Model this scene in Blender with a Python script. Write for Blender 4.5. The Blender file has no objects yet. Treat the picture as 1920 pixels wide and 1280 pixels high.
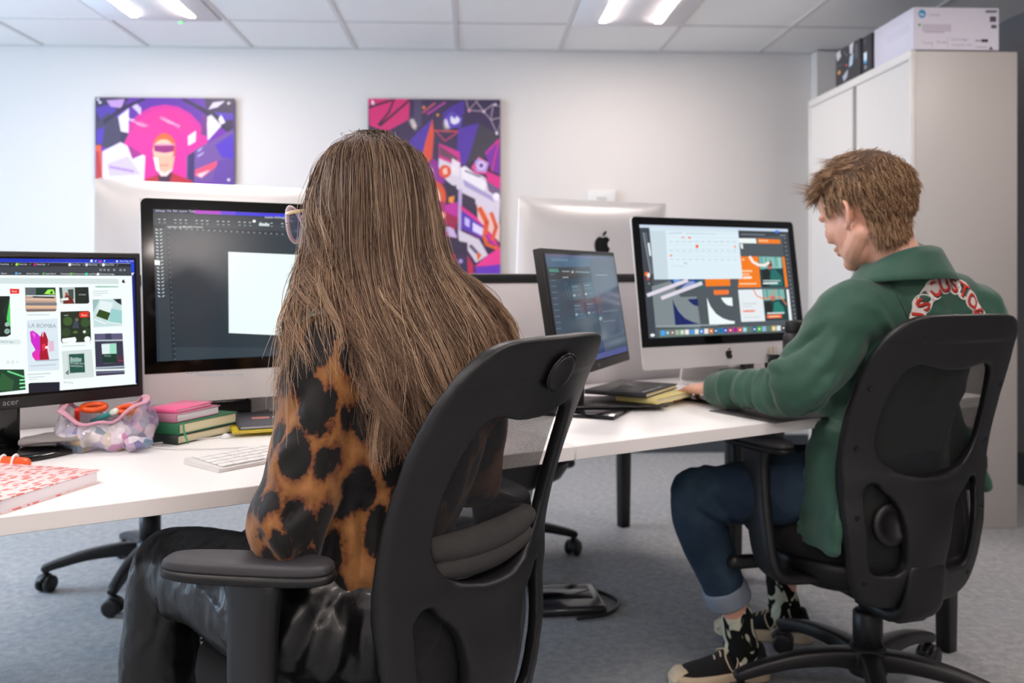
import bpy, bmesh, math, random
import numpy as np
from mathutils import Vector, Matrix, noise
from mathutils.bvhtree import BVHTree
from math import sin, cos, pi, radians as R

scene = bpy.context.scene
COL = scene.collection
random.seed(7)

# ------------------------------------------------------------------ camera
cam_d = bpy.data.cameras.new('camera')
cam = bpy.data.objects.new('camera', cam_d); COL.objects.link(cam)
cam.location = (0, 0, 1.08)
cam.rotation_euler = (R(90), 0, 0)
cam_d.sensor_width = 36; cam_d.lens = 31.875; cam_d.shift_y = -0.06875
cam_d.clip_start = .02; cam_d.clip_end = 60
cam_d.dof.use_dof = True; cam_d.dof.focus_distance = 1.36; cam_d.dof.aperture_fstop = 5.0
scene.camera = cam
# ------------------------------------------------------------------ light, exposure
w = bpy.data.worlds.new('world'); scene.world = w; w.use_nodes = True
w.node_tree.nodes['Background'].inputs[0].default_value = (.62, .78, 1, 1)
w.node_tree.nodes['Background'].inputs[1].default_value = .6
scene.view_settings.view_transform = 'Standard'
scene.view_settings.look = 'None'
scene.view_settings.gamma = 1
scene.view_settings.use_curve_mapping = False
scene.view_settings.exposure = 0.10
LED = 158.0            # strip light radiance
DAY = 150.0            # daylight through the left window (watts)
dl = bpy.data.lights.new('window_daylight', 'AREA'); dl.shape = 'RECTANGLE'
dl.size = 2.6; dl.size_y = 1.3; dl.energy = DAY; dl.color = (.55, .76, 1)
dlo = bpy.data.objects.new('window_daylight', dl); COL.objects.link(dlo)
dlo.location = (-4.15, 2.9, 1.6); dlo.rotation_euler = (0, R(-90), 0)

# ------------------------------------------------------------------ helpers
def srgb(c):
    if isinstance(c, str):
        c = tuple(int(c[i:i+2], 16)/255 for i in (0, 2, 4))
    return tuple((x/12.92 if x <= .04045 else ((x+.055)/1.055)**2.4) for x in c)

MATS = {}
def M(name, col='808080', rough=.5, metal=0, bump=0, bscale=200, var=0, vscale=5, emit=0, coat=0, alpha=1, trans=0, spec=.5, sheen=0, bdist=.002):
    if name in MATS: return MATS[name]
    m = bpy.data.materials.new(name); m.use_nodes = True
    nt = m.node_tree; p = nt.nodes['Principled BSDF']
    c = srgb(col) + (1,)
    p.inputs['Base Color'].default_value = c
    p.inputs['Roughness'].default_value = rough
    p.inputs['Metallic'].default_value = metal
    p.inputs['Coat Weight'].default_value = coat
    p.inputs['Alpha'].default_value = alpha
    p.inputs['Transmission Weight'].default_value = trans
    p.inputs['Specular IOR Level'].default_value = spec
    p.inputs['Sheen Weight'].default_value = sheen
    if emit:
        p.inputs['Emission Color'].default_value = c
        p.inputs['Emission Strength'].default_value = emit
    tc = nt.nodes.new('ShaderNodeTexCoord')
    if bump:
        n = nt.nodes.new('ShaderNodeTexNoise'); n.inputs['Scale'].default_value = bscale; n.inputs['Detail'].default_value = 4
        b = nt.nodes.new('ShaderNodeBump'); b.inputs['Strength'].default_value = bump; b.inputs['Distance'].default_value = bdist
        nt.links.new(tc.outputs['Object'], n.inputs['Vector']); nt.links.new(n.outputs['Fac'], b.inputs['Height'])
        nt.links.new(b.outputs['Normal'], p.inputs['Normal'])
    if var:
        n = nt.nodes.new('ShaderNodeTexNoise'); n.inputs['Scale'].default_value = vscale; n.inputs['Detail'].default_value = 5
        mx = nt.nodes.new('ShaderNodeMix'); mx.data_type = 'RGBA'
        mx.inputs[6].default_value = tuple(x*(1-var) for x in c[:3]) + (1,)
        mx.inputs[7].default_value = tuple(min(1, x*(1+var)) for x in c[:3]) + (1,)
        nt.links.new(tc.outputs['Object'], n.inputs['Vector']); nt.links.new(n.outputs['Fac'], mx.inputs[0])
        nt.links.new(mx.outputs[2], p.inputs['Base Color'])
    MATS[name] = m
    return m

def nodes_mat(name, rough=.5, spec=.5, coat=0):
    m = bpy.data.materials.new(name); m.use_nodes = True; MATS[name] = m
    p = m.node_tree.nodes['Principled BSDF']; p.inputs['Roughness'].default_value = rough
    p.inputs['Specular IOR Level'].default_value = spec; p.inputs['Coat Weight'].default_value = coat
    return m, m.node_tree, p
def N(nt, typ, **kw):
    n = nt.nodes.new('ShaderNode'+typ)
    for k, v in kw.items():
        if k.startswith('i_'): n.inputs[k[2:].replace('_', ' ')].default_value = v
        else: setattr(n, k, v)
    return n
def ramp(nt, fac, stops, interp='LINEAR'):
    r = nt.nodes.new('ShaderNodeValToRGB'); r.color_ramp.interpolation = interp
    els = r.color_ramp.elements
    while len(els) < len(stops): els.new(.5)
    for e, (p, c) in zip(els, stops):
        e.position = p; e.color = srgb(c) + (1,)
    nt.links.new(fac, r.inputs[0]); return r

def tag(o, label=None, cat=None, group=None, kind=None):
    if label: o['label'] = label
    if cat: o['category'] = cat
    if group: o['group'] = group
    if kind: o['kind'] = kind
    return o

def link(name, me, mat=None, parent=None, smooth=True, mw=None):
    o = bpy.data.objects.new(name, me); COL.objects.link(o)
    if mat is not None:
        me.materials.clear()
        for mm in (mat if isinstance(mat, (list, tuple)) else [mat]): me.materials.append(mm)
    if smooth:
        me.shade_smooth()
    if parent is not None: o.parent = parent
    if mw is not None: o.matrix_world = mw
    return o

def empty(name, loc=(0, 0, 0), rz=0):
    o = bpy.data.objects.new(name, None); COL.objects.link(o)
    o.empty_display_size = .05
    o.location = loc; o.rotation_euler = (0, 0, rz); return o

def cr(pts, sub):
    """Catmull-Rom through rows"""
    P = np.array(pts, float)
    if len(P) < 3 or sub < 2:
        return P
    Q = np.vstack([2*P[0]-P[1], P, 2*P[-1]-P[-2]])
    out = []
    for i in range(1, len(Q)-2):
        a, b, c, d = Q[i-1:i+3]
        for k in range(sub):
            t = k/sub
            out.append(.5*((2*b)+(-a+c)*t+(2*a-5*b+4*c-d)*t*t+(-a+3*b-3*c+d)*t**3))
    out.append(P[-1]); return np.array(out)

class MB:
    def __init__(s): s.v = []; s.f = []; s.m = []; s.sm = []; s.T = Matrix.Identity(4)
    def add(s, verts, faces, mi=0, smooth=True):
        o = len(s.v); T = s.T
        s.v += [tuple(T @ Vector(p)) for p in verts]
        s.f += [tuple(i+o for i in f) for f in faces]; s.m += [mi]*len(faces); s.sm += [smooth]*len(faces)
    def box(s, x0, y0, z0, x1, y1, z1, mi=0):
        v = [(x0,y0,z0),(x1,y0,z0),(x1,y1,z0),(x0,y1,z0),(x0,y0,z1),(x1,y0,z1),(x1,y1,z1),(x0,y1,z1)]
        s.add(v, [(0,3,2,1),(4,5,6,7),(0,1,5,4),(1,2,6,5),(2,3,7,6),(3,0,4,7)], mi, False)
    def rbox(s, x0, y0, z0, x1, y1, z1, r=.004, seg=3, mi=0):
        bm = bmesh.new(); bmesh.ops.create_cube(bm, size=1)
        for v in bm.verts: v.co = Vector(((x0+x1)/2+v.co.x*(x1-x0), (y0+y1)/2+v.co.y*(y1-y0), (z0+z1)/2+v.co.z*(z1-z0)))
        bmesh.ops.bevel(bm, geom=bm.edges[:], offset=r, segments=seg, affect='EDGES', profile=.5)
        bm.verts.index_update()
        s.add([v.co[:] for v in bm.verts], [[v.index for v in f.verts] for f in bm.faces], mi, True); bm.free()
    def prism(s, pts, z0, z1, mi=0, r=0):
        """pts xy polygon ccw, extruded in z (bevel r on both rims)"""
        n = len(pts); P = [Vector(p).to_2d() for p in pts]
        def off(d):
            out = []
            for i in range(n):
                a, b, c = P[i-1], P[i], P[(i+1) % n]
                e1 = (b-a).normalized(); e2 = (c-b).normalized()
                nn = Vector((-(e1.y+e2.y), e1.x+e2.x)); nn = nn.normalized() if nn.length > 1e-6 else Vector((-e1.y, e1.x))
                out.append(b + nn*d)
            return out
        lay = [(0, z0), (0, z1)] if r == 0 else [(r, z0), (r*.3, z0+r*.3), (0, z0+r), (0, z1-r), (r*.3, z1-r*.3), (r, z1)]
        v = []; 
        for d, z in lay: v += [(p.x, p.y, z) for p in (off(d) if d else P)]
        f = []
        for k in range(len(lay)-1):
            for i in range(n): j = (i+1) % n; f.append((k*n+i, k*n+j, (k+1)*n+j, (k+1)*n+i))
        f.append(tuple(reversed(range(n)))); f.append(tuple((len(lay)-1)*n+i for i in range(n)))
        s.add(v, f, mi, False)
    def lathe(s, prof, n=24, mi=0, cap=True):
        """prof list (r,z) bottom to top"""
        v = []; f = []
        for r, z in prof:
            v += [(r*cos(2*pi*i/n), r*sin(2*pi*i/n), z) for i in range(n)]
        for k in range(len(prof)-1):
            for i in range(n): j = (i+1) % n; f.append((k*n+i, k*n+j, (k+1)*n+j, (k+1)*n+i))
        if cap: f.append(tuple(reversed(range(n)))); f.append(tuple((len(prof)-1)*n+i for i in range(n)))
        s.add(v, f, mi)
    def ell(s, c, r, rot=None, n=16, mi=0):
        v = []; f = []; T = (rot.to_matrix() if rot else Matrix.Identity(3)); c = Vector(c)
        for a in range(1, n):
            th = pi*a/n
            for b in range(2*n):
                ph = pi*b/n
                v.append(c + T @ Vector((r[0]*sin(th)*cos(ph), r[1]*sin(th)*sin(ph), r[2]*cos(th))))
        W = 2*n
        for a in range(n-2):
            for b in range(W): b2 = (b+1) % W; f.append((a*W+b, (a+1)*W+b, (a+1)*W+b2, a*W+b2))
        v.append(c + T @ Vector((0, 0, r[2]))); v.append(c - T @ Vector((0, 0, r[2])))
        t = len(v)-2
        for b in range(W): b2 = (b+1) % W; f.append((t, b, b2)); f.append((t+1, (n-2)*W+b2, (n-2)*W+b))
        s.add(v, f, mi)
    def sweep(s, path, side=(1, 0, 0), n=14, sub=4, cap=True, flat=False, mi=0, sq=2.0):
        """path rows (x,y,z,rx[,ry]); section: rx along side, ry across. sq: superellipse power"""
        path = [tuple(p) + ((p[3],) if len(p) == 4 else ()) for p in path]
        P = cr(path, sub); L = len(P)
        S0 = Vector(side); rings = []; v = []; f = []
        tang = [Vector((P[min(i+1, L-1)]-P[max(i-1, 0)])[:3]).normalized() for i in range(L)]
        prev = None
        rows = []
        for i in range(L):
            t = tang[i]; sd = S0 - t*S0.dot(t)
            if sd.length < .15 and prev is not None: sd = prev - t*prev.dot(t)
            sd.normalize(); prev = sd; up = t.cross(sd)
            rows.append((Vector(P[i][:3]), sd, up, abs(P[i][3]), abs(P[i][4]), t))
        seq = []
        if cap and not flat:
            c, sd, up, a, b, t = rows[0]
            for k in (80, 55, 28): seq.append((c - t*min(a, b)*sin(R(k)), sd, up, a*cos(R(k)), b*cos(R(k))))
        seq += [r[:5] for r in rows]
        if cap and not flat:
            c, sd, up, a, b, t = rows[-1]
            for k in (28, 55, 80): seq.append((c + t*min(a, b)*sin(R(k)), sd, up, a*cos(R(k)), b*cos(R(k))))
        e = 2/sq
        for c, sd, up, a, b in seq:
            for k in range(n):
                th = 2*pi*k/n; x, y = cos(th), sin(th)
                x = math.copysign(abs(x)**e, x); y = math.copysign(abs(y)**e, y)
                v.append(c + sd*(a*x) + up*(b*y))
        for i in range(len(seq)-1):
            for k in range(n): k2 = (k+1) % n; f.append((i*n+k, i*n+k2, (i+1)*n+k2, (i+1)*n+k))
        if cap: f.append(tuple(reversed(range(n)))); f.append(tuple((len(seq)-1)*n+k for k in range(n)))
        s.add(v, f, mi)
    def mesh(s, name='m'):
        me = bpy.data.meshes.new(name); me.from_pydata(s.v, [], s.f)
        me.polygons.foreach_set('material_index', s.m); me.polygons.foreach_set('use_smooth', s.sm); me.update(); return me
    def build(s, name, mat, parent=None, mw=None, smooth=None):
        me = s.mesh(name); o = bpy.data.objects.new(name, me); COL.objects.link(o)
        for mm in (mat if isinstance(mat, (list, tuple)) else [mat]): me.materials.append(mm)
        if parent is not None: o.parent = parent
        if mw is not None: o.matrix_local = mw
        return o

def remesh(me, voxel=.006, smooth=6, sfac=.5):
    o = bpy.data.objects.new('tmp', me); COL.objects.link(o)
    r = o.modifiers.new('r', 'REMESH'); r.mode = 'VOXEL'; r.voxel_size = voxel
    if smooth: sm = o.modifiers.new('s', 'SMOOTH'); sm.factor = sfac; sm.iterations = smooth
    dg = bpy.context.evaluated_depsgraph_get(); dg.update()
    out = bpy.data.meshes.new_from_object(o.evaluated_get(dg), depsgraph=dg)
    bpy.data.objects.remove(o); out.materials.clear(); out.shade_smooth(); return out

def getv(me):
    a = np.empty(len(me.vertices)*3, np.float32); me.vertices.foreach_get('co', a); return a.reshape(-1, 3)
def setv(me, a):
    me.vertices.foreach_set('co', np.ascontiguousarray(a, np.float32).ravel()); me.update()
def getn(me):
    a = np.empty(len(me.vertices)*3, np.float32); me.vertex_normals.foreach_get('vector', a); return a.reshape(-1, 3)
def folds(me, lst):
    """push vertices along normals near segments: (a, b, amp, width)"""
    v = getv(me); n = getn(me); d = np.zeros(len(v))
    for a, b, amp, wd in lst:
        a = np.array(a, float); b = np.array(b, float); best = np.full(len(v), 9.); bt = np.zeros(len(v))
        S_ = [v[np.argmin(((v-(a+(b-a)*t))**2).sum(1))] for t in np.linspace(0, 1, 9)]     # lay the crease on the cloth
        for k in range(8):
            p0, ab = S_[k], S_[k+1]-S_[k]
            t = np.clip(((v-p0) @ ab)/(ab @ ab+1e-9), 0, 1); dist = np.linalg.norm(v-(p0+t[:, None]*ab), axis=1)
            m = dist < best; best[m] = dist[m]; bt[m] = (k+t[m])/8
        d += amp*np.exp(-(best/wd)**2)*(.15+.85*np.sin(pi*np.clip(bt, .02, .98)))
    setv(me, v + n*d[:, None])
def wrinkle(me, amp, scale, seed=0, aniso=(1, 1, 1), ridged=False):
    v = getv(me); n = getn(me); d = np.empty(len(v)); off = Vector((seed*3.1, seed*1.7, 0))
    for i, p in enumerate(v):
        q = Vector((p[0]*aniso[0], p[1]*aniso[1], p[2]*aniso[2]))*scale + off
        x = noise.noise(q)
        d[i] = (1-2*abs(x))*.6-.3 if ridged else x
    setv(me, v + n*(d*amp)[:, None])

FONT = None
_tc = {}
def text_polys(s, bold=False):
    key = (s, bold)
    if key in _tc: return _tc[key]
    cu = bpy.data.curves.new('t', 'FONT'); cu.body = s; cu.size = 1; cu.resolution_u = 3
    if bold: cu.offset = .02
    o = bpy.data.objects.new('t', cu); COL.objects.link(o)
    dg = bpy.context.evaluated_depsgraph_get(); dg.update()
    me = bpy.data.meshes.new_from_object(o.evaluated_get(dg), depsgraph=dg)
    vs = [(v.co.x, v.co.y) for v in me.vertices]; fs = [tuple(p.vertices) for p in me.polygons]
    bpy.data.objects.remove(o); bpy.data.curves.remove(cu); bpy.data.meshes.remove(me)
    wd = max([a for a, b in vs] or [1]); _tc[key] = (vs, fs, wd); return _tc[key]

class Homog:
    """unit-square coordinates from four measured corners TL,TR,BR,BL -> (0..1, 0..1 down)"""
    def __init__(s, q):
        A = []; b = []
        for (x, y), (u, v) in zip(q, [(0,0),(1,0),(1,1),(0,1)]):
            A.append([x,y,1,0,0,0,-u*x,-u*y]); b.append(u); A.append([0,0,0,x,y,1,-v*x,-v*y]); b.append(v)
        s.h = np.append(np.linalg.solve(np.array(A, float), np.array(b, float)), 1).reshape(3, 3)
    def __call__(s, x, y):
        r = s.h @ np.array([x, y, 1.]); return r[0]/r[2], r[1]/r[2]
ident = lambda x, y: (x, y)

def print_mesh(name, items, w, h, mat, parent, mw, H=ident, step=.000012, clip=True):
    """flat artwork w x h in the local XZ plane (x right, z up, facing -y), origin at its top-left corner.
    items: ('r',x0,y0,x1,y1,col) ('p',pts,col) ('c',x,y,r,col[,ry]) ('l',pts,width,col) ('t',txt,x,y,size,col) ; y down, mapped by H"""
    V = []; F = []; C = []
    lay = 0
    def poly(pts, col, mapit=True):
        nonlocal lay
        q = [H(*p) for p in pts] if mapit else pts
        if clip: q = [(min(1, max(0, a)), min(1, max(0, b))) for a, b in q]
        o = len(V); yy = -lay*step
        V.extend([(a*w, yy, -b*h) for a, b in q]); F.append(tuple(range(o, o+len(q)))); C.append(col)
    for it in items:
        k = it[0]; lay += 1
        if k == 'r':
            x0, y0, x1, y1, c = it[1:]; poly([(x0,y1),(x1,y1),(x1,y0),(x0,y0)], c)
        elif k == 'p': poly(it[1], it[2])
        elif k == 'c':
            x, y, r, c = it[1:5]; ry = it[5] if len(it) > 5 else r
            poly([(x+r*cos(t*pi/10), y-ry*sin(t*pi/10)) for t in range(20)], c)
        elif k == 'l':
            pts, wd, c = it[1:]
            P = [Vector(p) for p in pts]
            for a, b in zip(P[:-1], P[1:]):
                d = b-a
                if d.length < 1e-9: continue
                d = d.normalized(); n = Vector((-d.y, d.x))*wd/2; e = d*wd*.2
                poly([a-e-n, a-e+n, b+e+n, b+e-n], c)
        elif k == 't':
            txt, x, y, sz, c = it[1:6]; vs, fs, wd = text_polys(txt)
            o = len(V); yy = -lay*step
            for a, b in vs:
                q = H(x+a*sz, y-b*sz*(it[6] if len(it) > 6 else 1)); V.append((q[0]*w, yy, -q[1]*h))
            for f in fs: F.append(tuple(i+o for i in f)); C.append(c)
    me = bpy.data.meshes.new(name); me.from_pydata(V, [], F)
    at = me.color_attributes.new('ink', 'FLOAT_COLOR', 'CORNER')
    buf = np.ones((len(me.loops), 4), np.float32)
    for p, c in zip(me.polygons, C):
        for li in p.loop_indices: buf[li, :3] = srgb(c)
    at.data.foreach_set('color', buf.ravel())
    # all faces look along -y
    bm = bmesh.new(); bm.from_mesh(me)
    for f in bm.faces:
        f.normal_update()
        if f.normal.y > 0: f.normal_flip()
    bm.to_mesh(me); bm.free()
    me.materials.append(mat)
    o = bpy.data.objects.new(name, me); COL.objects.link(o); o.parent = parent; o.matrix_local = mw; return o

def ink_mat(name, emit=0, rough=.4, coat=0):
    m, nt, p = nodes_mat(name, rough)
    a = nt.nodes.new('ShaderNodeAttribute'); a.attribute_name = 'ink'
    if emit:
        p.inputs['Base Color'].default_value = (.01, .01, .012, 1)
        nt.links.new(a.outputs['Color'], p.inputs['Emission Color']); p.inputs['Emission Strength'].default_value = emit
    else: nt.links.new(a.outputs['Color'], p.inputs['Base Color'])
    p.inputs['Coat Weight'].default_value = coat
    return m

T = Matrix.Translation
def RZ(a): return Matrix.Rotation(a, 4, 'Z')
def RX(a): return Matrix.Rotation(a, 4, 'X')
def RY(a): return Matrix.Rotation(a, 4, 'Y')
# ------------------------------------------------------------------ materials of the room
m_wall = M('wall_paint', 'd6d2cf', .75, bump=.05, bscale=300)
m_wallr = M('right_wall_grey', '77777c', .7)  # right wall: one even grey, darker than the other walls
m_ceil = M('ceiling_tile', 'f0eeec', .9, bump=.25, bscale=260, var=.03, vscale=90)
m_tbar = M('ceiling_grid_metal', 'd6d3d1', .5)
m_white = M('white_gloss', 'efeeed', .35)
m_skirt = M('skirting', '3d4248', .5)
m_black = M('black_plastic', '111113', .45, bump=.1, bscale=900)
m_blackg = M('black_gloss', '0b0b0d', .12)
m_bmetal = M('black_metal', '141416', .4)
m_alu = M('aluminium', 'e0dfdf', .34, metal=.35)
m_led = M('led_strip', 'fff0e8', .5, emit=LED)

m_carpet, nt, p = nodes_mat('carpet', .95, .1)
tc = N(nt, 'TexCoord'); n1 = N(nt, 'TexNoise', i_Scale=420., i_Detail=3.); n2 = N(nt, 'TexNoise', i_Scale=38., i_Detail=6., i_Roughness=.7)
nt.links.new(tc.outputs['Object'], n1.inputs['Vector']); nt.links.new(tc.outputs['Object'], n2.inputs['Vector'])
ad = N(nt, 'Math', operation='ADD'); nt.links.new(n1.outputs['Fac'], ad.inputs[0]); nt.links.new(n2.outputs['Fac'], ad.inputs[1])
hf = N(nt, 'Math', operation='MULTIPLY'); hf.inputs[1].default_value = .5; nt.links.new(ad.outputs[0], hf.inputs[0])
rp = ramp(nt, hf.outputs[0], [(.3, '74777a'), (.5, '9c9ea0'), (.7, 'bfbdba')]); nt.links.new(rp.outputs[0], p.inputs['Base Color'])
bp = N(nt, 'Bump', i_Strength=.6, i_Distance=.004); nt.links.new(n1.outputs['Fac'], bp.inputs['Height']); nt.links.new(bp.outputs[0], p.inputs['Normal'])

# ------------------------------------------------------------------ room shell: local x along the far wall, y = distance behind it (toward camera negative)
ROOM = T((0, 5.38, 0)) @ RZ(R(2.5))
CH = 2.39
XL, XR, YB = -4.3, 2.55, -7.6
def room(name, mb, mat, kind='structure'):
    o = mb.build(name, mat); o.matrix_world = ROOM; tag(o, kind=kind); return o
b = MB(); b.box(XL-.2, YB-.2, -.1, XR+.2, .2, 0); room('floor', b, m_carpet)
b = MB(); b.box(XL-.2, 0, 0, XR+.2, .2, CH+.3); room('wall_back', b, m_wall)
b = MB(); b.box(XR, YB, 0, XR+.2, 0, CH+.3); room('wall_right', b, m_wallr)
b = MB(); b.box(XL-.2, YB-.2, 0, XR+.2, YB, CH+.3); room('wall_front', b, m_wall)
b = MB()   # left wall with a window opening
wy0, wy1, wz0, wz1 = -4.0, -1.0, .9, 2.2
b.box(XL-.2, YB, 0, XL, wy0, CH+.3); b.box(XL-.2, wy1, 0, XL, 0, CH+.3)
b.box(XL-.2, wy0, 0, XL, wy1, wz0); b.box(XL-.2, wy0, wz1, XL, wy1, CH+.3); room('wall_left', b, m_wall)
wn = empty('window_1'); wn.matrix_world = ROOM; tag(wn, kind='structure')
b = MB()
for y in (wy0, (wy0+wy1)/2-.03, wy1-.06): b.box(XL-.12, y, wz0, XL-.05, y+.06, wz1)
b.box(XL-.119, wy0, wz0, XL-.051, wy1, wz0+.06); b.box(XL-.119, wy0, wz1-.06, XL-.051, wy1, wz1)
b.build('window_frame', m_white, wn)
gl, gnt, gp = nodes_mat('window_glass', 0); gp.inputs['Transmission Weight'].default_value = 1; gp.inputs['IOR'].default_value = 1.0
b = MB(); b.box(XL-.09, wy0+.05, wz0+.05, XL-.085, wy1-.05, wz1-.05); b.build('window_pane', gl, wn)
b = MB(); b.box(XL, -.03, 0, XR-.01, -.004, .1); room('baseboard_back', b, m_skirt)
b = MB(); b.box(XR-.02, YB, 0, XR-.002, -.01, .16); room('baseboard_right', b, m_skirt)
b = MB(); b.box(1.80, -.10, 0, XR, -.002, CH-.01); room('trim_1', b, m_wall)      # boxed-in pilaster in the corner

# ceiling: slab of tiles with the T-bar grid below it
b = MB(); b.box(XL-.2, YB-.2, CH, XR+.2, .2, CH+.06); room('ceiling', b, m_ceil)
gx0 = -.325
b = MB(); k0 = int((XL-gx0)/.6)-1
for k in range(-8, 6):
    x = gx0+.6*k
    if XL < x < XR: b.box(x-.012, YB, CH-.005, x+.012, 0, CH+.001)
for k in range(1, 13): b.box(XL, -.6*k-.012+.015, CH-.0045, XR, -.6*k+.012+.015, CH+.001)
b.box(XL, -.03, CH-.006, XR, 0, CH+.001)
room('trim_2', b, m_tbar)

def led_panel(i, j, label, grp='recessed ceiling lights'):
    x0 = gx0+.6*i; y1 = -.6*j+.015
    e = empty('ceiling_light', ); e.matrix_world = ROOM @ T((x0+.3, y1-.3, CH-.012))
    tag(e, label, 'ceiling light', grp)
    b = MB(); b.rbox(-.285, -.285, -.002, .285, .285, .011, .003, 1); b.build('diffuser_panel', M('panel_white', 'e4e2e4', .9), e)
    for sx in (-.130, .160):
        b = MB(); b.sweep([(sx, -.27, -.003, .016, .0014), (sx, .205, -.003, .016, .0014)], (1, 0, 0), sub=1, n=12, sq=3); b.build('light_strip', m_led, e)
led_panel(-3, 1, 'recessed ceiling light with two glowing strips, near the left side above the left poster')
led_panel(1, 1, 'recessed ceiling light with two glowing strips, right of the middle of the ceiling')
for i in (-5, -1, 3):
    led_panel(i, 4, 'recessed ceiling light behind the camera, in a row packed denser to add frontal light')
for i in (-3, 1): 
    led_panel(i, 7, 'recessed ceiling light behind the camera, in a row packed denser to add frontal light')
for i in (-5, -3, -1, 1, 3):  # row behind the camera, extra panels added for more frontal light
    led_panel(i, 10, 'recessed ceiling light behind the camera, in a row packed denser to add frontal light')

# small ceiling sensor with green light
e = empty('ceiling_sensor'); e.matrix_world = ROOM @ T((-1.76, -.56, CH-.0)); tag(e, 'tiny ceiling sensor showing a green light, by the left strip lights', 'sensor')
b = MB(); b.lathe([(.018, -.008), (.022, -.004), (.024, 0)], 20); b.build('sensor_body', m_white, e)
b = MB(); b.ell((0, 0, -.010), (.008, .008, .005), n=8); b.build('status_light', M('green_led', '30e060', .4, emit=3), e)

# white wall box above the far right monitor
e = empty('wall_thermostat'); e.matrix_world = ROOM @ T((.53, -.002, 1.50)); tag(e, 'small pale box on the back wall just above the right silver monitor', 'wall box')
b = MB(); b.rbox(-.085, -.03, -.06, .085, 0, .06, .006); b.build('casing', M('pale_grey_plastic', 'd8d8d8', .5), e)
b = MB(); b.rbox(-.03, -.033, -.02, .03, -.028, .02, .002); b.build('display_window', M('grey_lcd', 'b4b8b8', .3), e)

# ------------------------------------------------------------------ posters (flat printed boards on stand-offs)
m_print = ink_mat('poster_ink', 0, .35, coat=.1)
def poster(x0, z1, wd, ht, items, H, label):
    e = empty('wall_poster'); e.matrix_world = ROOM @ T((x0, -.03, z1)); tag(e, label, 'poster', 'printed posters on the back wall')
    b = MB(); b.box(0, 0, -ht, wd, .010, 0); b.build('board', M('poster_board', '2a2433', .5), e)
    print_mesh('print', items, wd, ht, m_print, e, T((0, -.0006, 0)), H)
    for sx in (.03, wd-.03):
        for sz in (-.03, -ht+.03):
            b = MB(); b.T = T((sx, .0, sz)) @ RX(R(90)); b.lathe([(.008, -.028), (.008, .006), (.006, .008)], 12); b.build('standoff', m_alu, e)
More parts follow.
